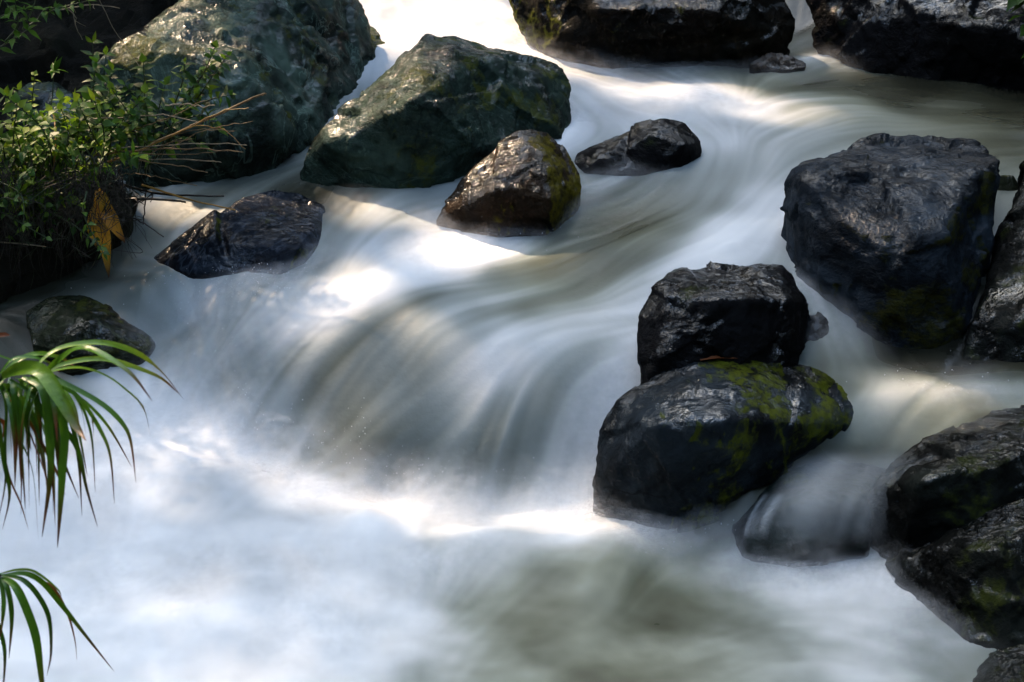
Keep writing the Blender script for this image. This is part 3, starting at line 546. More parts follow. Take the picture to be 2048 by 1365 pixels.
# ------------------------------------------------------------------ foliage tools
class LB:
    """collects leaf blades and round stems into one mesh"""
    def __init__(s): s.v = []; s.f = []; s.a = []; s.b = []
    def leaf(s, base, d, up, L, W, fold=.25, droop=.25, tone=None, prof=(.08, .62, 1, .93, .62, .25, 0)):
        d = np.asarray(d, float); d /= np.linalg.norm(d)+1e-9; up = np.asarray(up, float)
        side = np.cross(d, up); side /= np.linalg.norm(side)+1e-9; nrm = np.cross(side, d)
        n = len(prof); o = len(s.v); tone = rng.random() if tone is None else tone
        for i, w in enumerate(prof):
            t = i/(n-1); c = base+d*L*t-nrm*L*droop*t*t+np.array([0, 0, -L*droop*.5*t*t]); ww = W*.5*w
            s.v += [c-side*ww+nrm*ww*fold, c, c+side*ww+nrm*ww*fold]; s.a += [tone]*3; s.b += [t]*3
        for i in range(n-1):
            k = o+i*3; s.f += [(k, k+1, k+4, k+3), (k+1, k+2, k+5, k+4)]
    def tube(s, pts, r0, r1, nseg=6, tone=.5):
        pts = [np.asarray(p, float) for p in pts]; o = len(s.v); m = len(pts)
        for i, p in enumerate(pts):
            d = pts[min(i+1, m-1)]-pts[max(i-1, 0)]; d /= np.linalg.norm(d)+1e-9
            a = np.cross(d, [0.3, .9, .2]); a /= np.linalg.norm(a)+1e-9; b = np.cross(d, a); t = i/(m-1); r = r0+(r1-r0)*t
            for k in range(nseg):
                an = 2*math.pi*k/nseg; s.v.append(p+a*r*math.cos(an)+b*r*math.sin(an)); s.a.append(tone); s.b.append(t)
        for i in range(m-1):
            for k in range(nseg):
                k2 = (k+1) % nseg; s.f.append((o+i*nseg+k, o+i*nseg+k2, o+(i+1)*nseg+k2, o+(i+1)*nseg+k))
    def ribbon(s, pts, W, up=(0, -.3, 1), tone=.5, fold=.3, brown=0):
        pts = [np.asarray(p, float) for p in pts]; o = len(s.v); m = len(pts)
        for i, p in enumerate(pts):
            d = pts[min(i+1, m-1)]-pts[max(i-1, 0)]; d /= np.linalg.norm(d)+1e-9
            sd = np.cross(d, up); sd /= np.linalg.norm(sd)+1e-9; nr = np.cross(sd, d); t = i/(m-1)
            w = W*.5*min(1, .45+t*2.2)*min(1, (1-t)*2.4+.02)**.8
            s.v += [p-sd*w+nr*w*fold, p, p+sd*w+nr*w*fold]; s.a += [tone]*3; s.b += [min(1, t+brown)]*3
        for i in range(m-1):
            k = o+i*3; s.f += [(k, k+1, k+4, k+3), (k+1, k+2, k+5, k+4)]
    def build(s, name, mat, parent=None, origin=(0, 0, 0)):
        return mesh_np(name, np.array(s.v)-np.asarray(origin), np.array(s.f), mat, parent, attrs={'tone': s.a, 'along': s.b})
def spline(P, n=14):
    P = [np.asarray(p, float) for p in P]; out = []
    Q = [2*P[0]-P[1]]+P+[2*P[-1]-P[-2]]; m = len(P)-1
    for i in range(n+1):
        u = i/n*m; k = min(int(u), m-1); t = u-k; a, b, c, d = Q[k:k+4]
        out.append(.5*((2*b)+(-a+c)*t+(2*a-5*b+4*c-d)*t*t+(-a+3*b-3*c+d)*t**3))
    return out
def leaf_mat(name, stops, along=None, trans=.45, rough=.5):
    t = NT(name); c = t.ramp(t.attr('tone'), stops)
    if along: c = t.mix(t.sstep(t.attr('along'), along[1], along[2]), c, along[0])
    co = t.n('TexCoord').outputs['Object']; c = t.mix(t.math('MULTIPLY', t.sstep(t.noise(co, 60, 4), .5, .75), .35), c, (.02, .03, .006))
    bp = t.n('Bump', i_Height=t.noise(co, 120, 3), i_Distance=.0012)
    p = t.n('BsdfPrincipled', i_Base_Color=c, i_Roughness=rough, i_Normal=bp.outputs[0]); tr = t.n('BsdfTranslucent', i_Color=c)
    mx = t.n('MixShader', i_0=trans); t.set(mx.inputs[1], p.outputs[0]); t.set(mx.inputs[2], tr.outputs[0]); return t.done(mx.outputs[0])
L_BRIGHT = leaf_mat('bright_leaf', [(0, (.03, .08, .006)), (.5, (.09, .21, .010)), (1, (.24, .34, .015))])
L_DARK = leaf_mat('deep_green_leaf', [(0, (.018, .05, .006)), (.6, (.045, .13, .010)), (1, (.14, .24, .015))])
L_TREE = leaf_mat('tree_leaf', [(0, (.012, .03, .008)), (1, (.04, .075, .015))], trans=.12)
L_YEL = leaf_mat('withered_leaf', [(0, (.62, .22, .012)), (1, (.72, .44, .02))], along=((.10, .035, .008), .75, 1.0), trans=.4)
L_SEDGE = leaf_mat('sedge_blade', [(0, (.03, .09, .006)), (.6, (.085, .21, .012)), (1, (.20, .32, .02))], along=((.13, .04, .014), .62, .95), trans=.35, rough=.3)
L_SEDB = leaf_mat('sedge_dead_blade', [(0, (.20, .05, .012)), (1, (.26, .10, .02))], trans=.3)
M_STEM = simple('green_stem', (.03, .05, .012), .5, var=.4)
M_STRAW = simple('dry_straw', (.17, .10, .035), .6, var=.5, scale=40)
M_PALE = simple('pale_dry_twig', (.22, .17, .10), .6, var=.5, scale=40)
M_AMBER = simple('amber_stem', (.30, .15, .02), .45, var=.4, scale=30)
M_DTWIG = simple('dark_wet_twig', (.016, .011, .008), .35, var=.5, scale=40)
M_BARK = simple('bark', (.045, .035, .025), .85, var=.5, scale=8)
M_ROOT = simple('root_fibre', None, .7, var=.5, scale=30, attr='tone', stops=[(0, (.010, .006, .003)), (.7, (.028, .018, .006)), (1, (.02, .035, .006))])

def plant(name, label, cat, stems, mat, group=None, llen=(28, 40), spacing=20, base=None, aspect=.5, whorl=2, start=.25, r=1.6, seed=0, tone=None):
    """stems: lists of (px,py,y) from base to tip; leaves in pairs along each stem"""
    ls, lf = LB(), LB(); rr = np.random.default_rng(seed)
    o0 = at(*stems[0][0])
    for st in stems:
        P = spline([at(*q) for q in st], 16); mpp = np.linalg.norm(P[0]-[0, 0, CAMZ])/FPX
        ls.tube(P, r*mpp*1.3, r*mpp*.5, 5, rr.random())
        L = sum(np.linalg.norm(b-a) for a, b in zip(P[:-1], P[1:])); n = max(2, int(L/(spacing*mpp)))
        for k in range(n+1):
            t = start+(1-start)*k/n; u = t*16; i = min(int(u), 15); p = P[i]+(P[i+1]-P[i])*(u-i)
            d = P[i+1]-P[i]; d /= np.linalg.norm(d); a0 = rr.random()*6.28+k*1.57
            if t > .97:
                lf.leaf(p, d+rr.normal(0, .2, 3), rr.normal(0, .4, 3)+[0, -.5, .8], rr.uniform(*llen)*mpp*.8, rr.uniform(*llen)*mpp*aspect*.8, droop=.15, tone=(rr.random()*.4+.6) if tone is None else tone)
            for w in range(whorl):
                a = a0+w*math.pi+rr.normal(0, .25); e1 = np.cross(d, [.2, 1, .1]); e1 /= np.linalg.norm(e1); e2 = np.cross(d, e1)
                dd = d*rr.uniform(.1, .7)+e1*math.cos(a)+e2*math.sin(a)
                lf.leaf(p, dd, np.array([0, -.35, 1])+rr.normal(0, .35, 3), rr.uniform(*llen)*mpp*(1.05-.35*t), rr.uniform(*llen)*mpp*aspect*(1.05-.35*t), fold=rr.uniform(.1, .4), droop=rr.uniform(0, .4), tone=rr.random() if tone is None else tone)
    e = empty(name, o0); tag(e, label, cat, group)
    ls.build('stem', M_STEM, e, o0); lf.build('leaves', mat, e, o0); return e
R2 = np.random.default_rng(5)
def bunch(n, bx, by, tx, ty, y, bend=25):
    out = []
    for _ in range(n):
        b = (R2.uniform(*bx), R2.uniform(*by), y+R2.uniform(-.12, .12)); e = (R2.uniform(*tx), R2.uniform(*ty), y+R2.uniform(-.22, .15))
        m = ((b[0]+e[0])/2+R2.normal(0, bend*.6), (b[1]+e[1])/2-bend*.5, (b[2]+e[2])/2); out.append([b, m, e])
    return out
plant('leafy_shrub', 'bright green leafy shrub crowding the left edge of the picture below the pale stone', 'shrub',
      bunch(26, (-80, 120), (330, 440), (-40, 150), (180, 420), 4.62), L_BRIGHT, 'leafy shrubs on the left bank', llen=(14, 42), spacing=17, aspect=.55, seed=1)
plant('leafy_shrub', 'green leafy shrub just above the drooping yellow leaves, left of the dry straw', 'shrub',
      bunch(20, (90, 240), (320, 400), (110, 290), (190, 370), 4.7), L_BRIGHT, 'leafy shrubs on the left bank', llen=(14, 44), spacing=19, aspect=.5, seed=2)
plant('leafy_shrub', 'dark glossy shrub climbing in front of the big pale grey-green boulder', 'shrub',
      [[(300,330,4.8),(310,250,4.8),(330,170,4.8)],[(310,320,4.8),(350,240,4.75),(390,190,4.75)],[(320,320,4.8),(370,200,4.8),(420,130,4.8)],[(330,300,4.8),(400,190,4.8),(455,110,4.8)],[(310,300,4.8),(360,180,4.85),(370,125,4.85)],
       [(330,260,4.8),(400,230,4.8),(430,250,4.8)],[(300,300,4.8),(290,220,4.8),(250,170,4.8)],[(340,240,4.8),(400,160,4.8),(430,95,4.8)],[(300,330,4.8),(350,280,4.8),(400,290,4.75)],[(360,230,4.8),(420,200,4.8),(460,190,4.8)]],
      L_DARK, 'leafy shrubs on the left bank', llen=(14, 42), spacing=17, aspect=.5, seed=3, start=.3)
plant('leafy_shrub', 'sparse trailing greenery mixed into the hanging roots at the left edge', 'shrub',
      bunch(12, (-60, 200), (350, 420), (-40, 230), (390, 520), 4.5), L_DARK, 'leafy shrubs on the left bank', llen=(16, 28), spacing=26, aspect=.5, seed=12)
plant('leafy_shrub', 'loose open shrub rising left of the dark glossy one, in front of the boulder shoulder', 'shrub',
      bunch(11, (150, 300), (300, 360), (180, 380), (120, 250), 4.85), L_DARK, 'leafy shrubs on the left bank', llen=(22, 38), spacing=21, aspect=.5, seed=13)
plant('seedling', 'upright seedling with toothed leaves beside the sunlit left shoulder of the big boulder', 'plant',
      [[(190,260,4.9),(188,180,4.9),(185,85,4.9)],[(195,240,4.9),(205,170,4.9),(212,110,4.9)]], L_DARK, None, llen=(24, 36), spacing=26, aspect=.42, seed=4, start=.2)
plant('seedling', 'thin seedling holding two long arched leaves against the black bank', 'plant',
      [[(95,280,4.8),(103,210,4.8),(108,142,4.8)]], L_BRIGHT, None, llen=(38, 50), spacing=900, aspect=.32, seed=6, start=.97, r=1.2, tone=.35)
plant('seedling', 'slim budding shoot rising above the bright shrub at the left', 'plant',
      [[(60,270,4.6),(63,210,4.6),(70,150,4.6)]], L_BRIGHT, None, llen=(12, 20), spacing=14, aspect=.6, seed=8, start=.3, tone=.95)
plant('overhanging_sprig', 'leafy sprig reaching in at the top left corner', 'branch',
      [[(-60,140,4.6),(0,95,4.6),(55,60,4.6)],[(10,85,4.6),(35,50,4.6),(30,5,4.6)],[(-40,60,4.6),(10,30,4.6),(50,18,4.6)],[(-50,-20,4.6),(-5,-10,4.6),(20,15,4.6)],[(45,60,4.6),(60,30,4.6),(75,-10,4.6)]], L_BRIGHT, None, llen=(26, 40), spacing=26, aspect=.42, seed=9, start=.35, tone=.4)
plant('overhanging_sprig', 'small leafy sprig with a thin twig at the top edge, over the black bank', 'branch',
      [[(60,50,4.9),(110,20,4.9),(175,2,4.9)],[(75,42,4.9),(90,20,4.9),(112,15,4.9)]], L_BRIGHT, None, llen=(18, 28), spacing=24, aspect=.5, seed=10, start=.4, tone=.3)
plant('leafy_sprig', 'patch of green leaves at the far top right corner', 'branch',
      [[(2110,90,5.8),(2070,60,5.8),(2040,10,5.8)],[(2110,20,5.8),(2060,-5,5.8),(2035,-10,5.8)]], L_BRIGHT, None, llen=(40, 60), spacing=22, aspect=.6, seed=11, start=.2, tone=.2)
# dry straw and twigs
def twig(name, label, cat, px, mat, r, group=None, n=14, wig=0.0, knots=0):
    P = spline([at(*q) for q in px], n); mpp = np.linalg.norm(P[0]-[0, 0, CAMZ])/FPX
    P = [p+R2.normal(0, wig*mpp, 3) for p in P]; b = LB(); b.tube(P, r*mpp, r*mpp*.6, 6)
    for _ in range(knots):
        i = R2.integers(2, n-1); d = R2.normal(0, 1, 3)*8*mpp+[0, 0, -5*mpp]; b.tube([P[i], P[i]+d*.6, P[i]+d*1.2+R2.normal(0, 2*mpp, 3)], r*mpp*.5, r*mpp*.25, 5)
    o = b.build(name, mat, None, P[0]); o.location = P[0]; return tag(o, label, cat, group)
G = 'dry stems poking out of the left bank'
straws = [([(200,330,4.75),(280,300,4.7),(430,232,4.65),(530,185,4.6)], M_STRAW, 3.2, 'thick brown dry stem slanting up in front of the boulder, longest of its group'),
 ([(215,325,4.7),(330,280,4.68),(440,225,4.62),(500,217,4.6)], M_AMBER, 1.7, 'amber dry stem ending in a yellow crook beneath the longest slanting stem'),
 ([(190,300,4.7),(300,292,4.66),(400,288,4.62),(495,290,4.6)], M_PALE, 1.5, 'pale straw lying level just above the other level straws'),
 ([(190,312,4.7),(300,300,4.66),(400,300,4.62),(488,304,4.6)], M_STRAW, 2.0, 'stout straw with a blunt bright tip, second of the level straws from the top'),
 ([(230,322,4.7),(320,318,4.66),(420,322,4.62),(442,325,4.6)], M_PALE, 1.6, 'pale straw ending in a small fork, third of the level straws from the top'),
 ([(220,300,4.7),(300,308,4.65),(380,310,4.62),(460,300,4.6)], M_STRAW, 1.3, 'thin straw bowed downwards between the level straws'),
 ([(240,318,4.7),(310,326,4.65),(370,334,4.62),(415,346,4.6)], M_STRAW, 1.4, 'thin straw drooping to the right, lowest of the level straws'),
 ([(190,238,4.75),(250,236,4.7),(330,232,4.66),(395,244,4.62)], M_PALE, 1.8, 'bleached arched stem above the straws, reaching across the dark shrub'),
 ([(330,212,4.7),(370,208,4.7),(400,213,4.68),(430,210,4.66)], M_PALE, 1.6, 'short whitish twig high in the dark shrub'),
 ([(380,250,4.7),(430,255,4.66),(455,265,4.64),(492,300,4.6)], M_AMBER, 1.2, 'fine curved amber twig hanging below the crook'),
 ([(250,340,4.7),(300,310,4.66),(340,285,4.64),(385,280,4.62)], M_STRAW, 1.2, 'thin straw crossing the level straws at a slant'),
 ([(395,165,4.8),(412,155,4.8),(430,148,4.8)], M_STRAW, 1.4, 'short reddish twig among the dark leaves'),
 ([(108,230,4.7),(112,290,4.6),(106,340,4.55)], M_AMBER, 2.2, 'short upright amber stalk in the bright green shrub')]
for px, m, r, lb in straws: twig('dry_stem', lb, 'stem', px, m, r, G, wig=1.0)
for k, (a_, b_) in enumerate([((300,285),(470,262)),((260,262),(410,200)),((330,300),(505,245)),((250,345),(395,372))]):
    m_ = ((a_[0]+b_[0])/2, (a_[1]+b_[1])/2+R2.uniform(-14, 10))
    twig('dry_stem', ['fine pale stem just above the straws, pointing right', 'fine stem rising steeply through the dark shrub', 'fine stem reaching close to the tip of the amber crook', 'fine stem sloping down towards the dark branches'][k], 'stem', [(*a_, 4.72), (*m_, 4.66), (*b_, 4.62)], M_STRAW, 1.1, G, wig=1.0)
G = 'dark twigs over the water below the straws'
twig('twig', 'dark knotted branch lying level over the water, left of the slate slab', 'twig', [(195,402,4.68),(280,398,4.66),(350,402,4.64),(372,405,4.62)], M_DTWIG, 3.2, G, wig=.8, knots=5)
twig('twig', 'dark branch crossing above the knotted one and ending at the slate slab', 'twig', [(230,365,4.75),(300,385,4.7),(380,392,4.66),(446,393,4.64)], M_DTWIG, 3.0, G, wig=.7, knots=5)
twig('twig', 'dry stick with a bright yellow broken end pointing at the slate slab', 'twig', [(285,370,4.7),(340,388,4.66),(400,405,4.6),(470,420,4.56)], M_AMBER, 2.4, G, wig=.3)
twig('twig', 'thin dark twig curving down to a point above the pointed end of the slab', 'twig', [(222,425,4.66),(262,435,4.62),(290,448,4.6),(327,474,4.56)], M_DTWIG, 2.0, G, wig=1.0)
twig('twig', 'short dark twig hanging straight down from the knotted branch', 'twig', [(292,380,4.66),(290,410,4.66),(286,450,4.66)], M_DTWIG, 1.8, G, wig=.5, knots=2)
twig('twig', 'dark twig hanging down close to the drooping yellow leaves', 'twig', [(245,350,4.68),(246,395,4.66),(252,436,4.66)], M_DTWIG, 1.6, G, wig=.5)
twig('twig', 'white bleached twig low in the roots at the left edge', 'twig', [(-10,484,4.5),(40,488,4.48),(92,494,4.46)], M_PALE, 1.6, None)
twig('vine', 'long pale vine hanging down across the black bank from the top edge', 'vine', [(190,-20,5.0),(208,20,5.0),(225,55,5.0),(250,90,5.0),(290,152,4.9)], M_PALE, .9, None, wig=.6)
twig('twig', 'thin grey-brown twig along the top edge left of the long vine', 'twig', [(110,22,4.95),(150,14,4.95),(190,10,4.95),(240,16,4.95)], M_PALE, 1.3, None, wig=.8, knots=3)
twig('twig', 'crooked thin twig bending down below the top edge', 'twig', [(135,20,4.95),(150,32,4.95),(152,55,4.95),(165,80,4.95)], M_PALE, 1.2, None, wig=.8, knots=2)
# withered leaves
for lb, P, w in [('long drooping orange-yellow leaf hanging furthest down towards the water', [(197,392,4.62),(200,430,4.58),(210,490,4.56),(218,556,4.55)], 30),
                 ('orange leaf curling out to the right of the longest drooping leaf', [(198,395,4.62),(212,420,4.58),(228,450,4.55),(250,486,4.54)], 32),
                 ('narrow yellow-brown leaf hanging left of the longest drooping leaf', [(196,400,4.63),(188,435,4.6),(186,465,4.58),(196,500,4.58)], 24),
                 ('small reddish leaf at the top of the drooping leaf cluster', [(195,380,4.64),(205,400,4.58),(215,425,4.58),(220,445,4.58)], 26)]:
    Q = spline([at(*q) for q in P], 12); b = LB(); b.ribbon(Q, w*.0016, up=(.25, -1, .35), tone=R2.random(), fold=.35)
    o = b.build('withered_leaf', L_YEL, None, Q[0]); o.location = Q[0]; tag(o, lb, 'leaf', 'withered yellow leaves hanging from the left bank')
bpy.context.view_layer.update()
def surf(px, py):
    dg = bpy.context.evaluated_depsgraph_get(); d = Vector(tuple(ray(px, py))); o = Vector((0, 0, CAMZ))
    for _ in range(14):
        ok, loc, n_, i_, ob, m_ = SC.ray_cast(dg, o, d)
        if not ok: break
        if ob.name != 'spray_mist': return np.array(loc)
        o = loc+d*.0008
    return onwater(px, py)
b = LB(); Q = spline([surf(1400, 724)+[0,0,.006], surf(1435, 722)+[0,0,.012], surf(1475, 721)+[0,0,.006]], 6); b.ribbon(Q, .013, tone=.2)
o = b.build('fallen_leaf', L_SEDB, None, Q[0]); o.location = Q[0]; tag(o, 'fallen brown leaf lying on the crown of the round mossy boulder', 'leaf')
# hanging roots
b = LB()
for k in range(520):
    x0 = R2.uniform(-120, 262); y0 = R2.uniform(300, 430); yy = 4.62+.1*(x0/260)+R2.uniform(-.16, .04); L = R2.uniform(60, 190)*(1-.35*max(0, x0)/260); P = []
    dx = R2.normal(0, 22)
    for i in range(5):
        t = i/4; P.append(at(x0+dx*t+R2.normal(0, 7), min(y0+L*t, 590), yy-.08*t))
    b.tube(spline(P, 10), .0017*R2.uniform(.5, 1.5), .0006, 4, R2.random())
for k in range(90):
    x0 = R2.uniform(-60, 250); y0 = R2.uniform(330, 500); yy = 4.58+R2.uniform(-.15, .05)
    P = [at(x0, y0, yy), at(x0+R2.uniform(-50, 60), y0+R2.uniform(-30, 50), yy-.02), at(x0+R2.uniform(-80, 90), y0+R2.uniform(-30, 70), yy)]
    b.tube(spline(P, 10), .0018, .0008, 4, R2.random())
o = b.build('root_mat', M_ROOT); tag(o, 'mat of thin brown roots and dead stalks hanging from the left bank to the water', 'roots', kind='stuff')

# ------------------------------------------------------------------ sedge tufts, near left
def sedge(label, apex, stalk, blades, dead, extra, seed):
    rr = np.random.default_rng(seed); o0 = at(*stalk[0]); e = empty('sedge_tuft', o0); tag(e, label, 'grass', 'arching sedge tufts at the left edge')
    s = LB(); s.tube(spline([at(*q) for q in stalk], 8), .004, .003, 8); s.build('stalk', M_STEM, e, o0)
    lf, dl = LB(), LB()
    def put(lst, tgt, brown=0):
        for P, w, y0, y1, tn in lst:
            n = len(P); Q = spline([at(q[0], q[1], y0+(y1-y0)*i/(n-1)) for i, q in enumerate(P)], 22)
            tgt.ribbon(Q, w*.00082*1.05, up=(rr.normal(0, .25), -.55+rr.normal(0, .25), .8), tone=tn, fold=rr.uniform(.2, .5), brown=brown)
    put(blades, lf); put(dead, dl)
    for _ in range(extra[0]):
        ax, ay = apex[0]+rr.uniform(-25, 95), apex[1]+rr.uniform(0, 35); L = rr.uniform(110, extra[1]); sx_ = rr.uniform(-50, 110)
        P = [(ax, ay), (ax+sx_*.45, ay+L*.15), (ax+sx_*.8, ay+L*.5), (ax+sx_*rr.uniform(.85, 1.05), ay+L)]
        put([(P, rr.uniform(5, 15), 2.0, rr.uniform(1.9, 2.2), rr.random()*.6)], lf, rr.uniform(-.1, .12))
    lf.build('blades', L_SEDGE, e, o0); dl.build('dead_blades', L_SEDB, e, o0); return e
sedge('upper tuft of arching green blades with brown tips hanging over the foam', (15, 750), [(-150,1050,2.0),(-70,880,2.0),(5,752,2.0)],
 [([(5,752),(40,738),(80,742),(113,786),(150,850),(172,882)], 27, 2.0, 1.85, .75), ([(0,755),(35,722),(75,708),(120,716),(152,736)], 10, 2.0, 2.1, .8),
  ([(60,750),(95,712),(140,692),(209,687),(277,708),(325,744),(368,800)], 12, 2.0, 2.15, .85), ([(85,748),(125,715),(165,697),(209,713),(262,749),(304,802)], 15, 2.0, 1.9, .6),
  ([(70,752),(130,728),(195,718),(251,729),(319,755),(358,788)], 10, 2.0, 2.1, 1.0), ([(70,757),(110,742),(157,736),(204,749),(246,776),(288,818),(302,880)], 8, 2.0, 2.2, .9),
  ([(60,755),(105,758),(157,781),(209,812),(246,849),(262,886),(272,966)], 10, 2.0, 1.95, .45), ([(80,755),(120,765),(162,802),(199,859),(220,912),(229,1008)], 9, 2.0, 2.0, .5),
  ([(90,760),(140,785),(178,812),(220,859),(264,935)], 8, 2.0, 2.1, .55), ([(50,755),(100,795),(125,850),(157,901),(173,975),(195,1054)], 10, 2.0, 1.95, .2),
  ([(60,757),(105,780),(131,859),(127,943),(122,1017),(115,1096)], 18, 2.0, 1.85, .6), ([(45,755),(85,780),(98,860),(101,950),(84,1075)], 16, 2.0, 1.88, .35),
  ([(0,760),(15,800),(35,865),(66,943),(77,1080)], 10, 2.0, 1.95, .25), ([(0,770),(14,810),(12,886),(12,964),(-4,1045)], 10, 2.0, 1.95, .3),
  ([(20,760),(60,785),(80,812),(105,870),(130,930),(158,998)], 10, 2.0, 1.95, .3), ([(-20,760),(-5,830),(8,920),(20,990),(5,1060)], 9, 2.0, 1.95, .15),
  ([(30,757),(80,765),(130,775),(180,830),(188,876)], 6, 2.0, 2.1, .5), ([(0,748),(25,720),(60,715),(95,725),(120,745)], 8, 2.0, 2.05, .5), ([(-30,700),(0,712),(30,722),(62,728)], 4, 2.1, 2.1, .7)],
 [([(20,790),(45,828),(70,890),(88,940),(108,1008)], 8, 2.0, 1.98, .2), ([(5,880),(20,955),(42,1008),(57,1060)], 5, 2.0, 1.98, .5), ([(-10,672),(8,670),(20,671)], 8, 2.05, 2.05, 0), ([(20,800),(55,840),(90,900),(120,960),(130,990)], 7, 2.02, 2.0, .8), ([(-5,835),(10,850),(5,880)], 8, 2.0, 2.0, 0)], (40, 290), 3)
sedge('lower tuft of arching green blades at the bottom left corner', (5, 1150), [(-120,1420,1.9),(-60,1280,1.9),(0,1150,1.9)],
 [([(3,1152),(50,1148),(85,1165),(120,1205),(173,1273),(228,1343)], 11, 1.9, 1.95, .5), ([(5,1155),(30,1172),(52,1215),(73,1278),(84,1365),(92,1420)], 16, 1.9, 1.8, .5),
  ([(10,1152),(45,1160),(75,1189),(99,1236),(103,1304),(94,1352)], 10, 1.9, 1.85, .1), ([(2,1155),(16,1180),(24,1236),(18,1318)], 10, 1.9, 1.85, .3), ([(-2,1155),(7,1190),(7,1226),(0,1280)], 9, 1.9, 1.85, .4),
  ([(0,1148),(35,1140),(70,1144),(115,1179),(123,1198)], 5, 1.9, 2.0, .8), ([(0,1155),(-10,1220),(10,1300),(5,1400)], 9, 1.9, 1.85, .2)],
 [([(60,1155),(105,1175),(135,1226),(150,1280),(154,1322)], 6, 1.95, 1.98, .6)], (0, 0), 4)

# ------------------------------------------------------------------ unseen trees added to shade the stream, crowns thinned where sun should land
GAP = [(450,1240,.30),(250,900,.24),(700,1180,.16),(1290,195,.14),(900,40,.50),(820,20,.42),(1000,60,.32),(940,5,.45),(1080,40,.16),(300,70,.16),(230,110,.12),(380,30,.14),(725,215,.15),(780,155,.15),(680,258,.14),(825,105,.11),(750,185,.14),(960,380,.14),(900,430,.10),(1010,310,.07),
 (1380,190,.20),(1500,205,.20),(1620,215,.14),(1750,225,.09),(1250,170,.10),(1150,115,.10),(1640,110,.12),(1690,100,.09),(870,505,.10),(900,480,.06),(720,575,.13),(640,610,.11),(800,590,.06),(560,640,.05),(440,590,.09),(520,600,.07),(400,640,.06),(480,730,.05),
 (440,425,.05),(510,945,.07),(560,965,.11),(640,985,.12),(740,1010,.13),(850,1030,.13),(960,1040,.13),(1070,1045,.12),(1180,1050,.11),(1800,790,.07),(1880,785,.09),(1960,790,.06),
 (1495,1040,.03),(100,290,.10),(60,330,.07),(150,240,.05),(230,280,.05),(400,250,.05),(470,210,.04),(200,430,.05),(460,418,.03),(130,730,.06),(60,745,.05),(250,705,.05)]
def surf(px, py):
    dg = bpy.context.evaluated_depsgraph_get(); d = Vector(tuple(ray(px, py))); o = Vector((0, 0, CAMZ))
    for _ in range(14):
        ok, loc, n_, i_, ob, m_ = SC.ray_cast(dg, o, d)
        if not ok: break
        if ob.name != 'spray_mist': return np.array(loc)
        o = loc+d*.0008
    return onwater(px, py)
bpy.context.view_layer.update()
ROCKSUN = {(300,70),(230,110),(380,30),(725,215),(780,155),(680,258),(825,105),(750,185),(960,380),(900,430),(1010,310),(1080,40),(1690,100),(440,425),(1495,1040),(100,290),(60,330),(150,240),(230,280),(400,250),(470,210),(200,430),(460,418),(130,730),(60,745),(250,705)}
TOP = {(940,5),(900,40),(820,20),(1000,60)}
GP = np.array([np.r_[surf(a, b_), c, (.15 if (a, b_) in ROCKSUN else 2.1 if (a, b_) in {(450,1240),(250,900),(700,1180)} else .3 if (a, b_) in {(1380,190),(1500,205),(1620,215),(1290,195),(1800,790),(1880,785),(1960,790)} else .1 if (a, b_) in TOP else .75)] for a, b_, c in GAP]+[np.r_[at(a, b_, y_), c, .1] for a, b_, y_, c in [(100,730,2.0,.07),(40,745,2.0,.06),(200,700,2.02,.06),(280,720,2.05,.05),(140,850,1.9,.06),(60,1170,1.9,.05)]]); Sv = np.array(S)
TREES = []
def tree(*a): TREES.append(a)
def leaf_cloud(a):
    name, label, x, y, h, crowns, nleaf, size, seed, face, gaps, group = a; rr = np.random.default_rng(seed+500)
    cr = np.array(crowns); wts = cr[:, 3]*cr[:, 4]*cr[:, 5]**.5; wts /= wts.sum(); ci = rr.choice(len(cr), nleaf, p=wts)
    u = rr.normal(0, 1, (nleaf, 3)); u /= np.linalg.norm(u, axis=1)[:, None]
    return cr[ci, :3]+u*(rr.random(nleaf)**.45)[:, None]*cr[ci, 3:6]
def make_tree(a, P):
    name, label, x, y, h, crowns, nleaf, size, seed, face, gaps, group = a
    rr = np.random.default_rng(seed); z0 = float(ground(np.array([x]), np.array([y]))[0])-.2
    e = empty(name, (x, y, z0)); tag(e, label, 'tree', group); o0 = np.array([x, y, z0])
    tb = LB(); top = np.array([x+rr.normal(0, .3), y+rr.normal(0, .3), z0+h*.75]); tb.tube(spline([o0, (o0+top)/2+rr.normal(0, .15, 3)*[1, 1, 0], top], 10), .22, .08, 10)
    for c in crowns:
        c = np.array(c); s_ = o0+(top-o0)*rr.uniform(.45, .95); tb.tube(spline([s_, (s_+c[:3])/2+[0, 0, .3], c[:3]], 8), .06, .015, 6)
    tb.build('trunk', M_BARK, e, o0)
    n = len(P); N = rr.normal(0, .55, (n, 3))+(np.array(face) if face is not None else 0); N /= np.linalg.norm(N, axis=1)[:, None]
    A = np.cross(N, rr.normal(0, 1, (n, 3))); A /= np.linalg.norm(A, axis=1)[:, None]; B = np.cross(N, A); s2 = size*rr.uniform(.6, 1.2, n)[:, None]
    V_ = np.stack([P-A*s2*.7, P+B*s2*.34+N*s2*.06, P+A*s2*.7, P-B*s2*.34+N*s2*.06], 1).reshape(-1, 3)
    mesh_np('crown', V_-o0, np.arange(n*4).reshape(-1, 4), L_TREE, e, smooth=False, attrs={'tone': np.repeat(rr.random(n), 4)}); return e
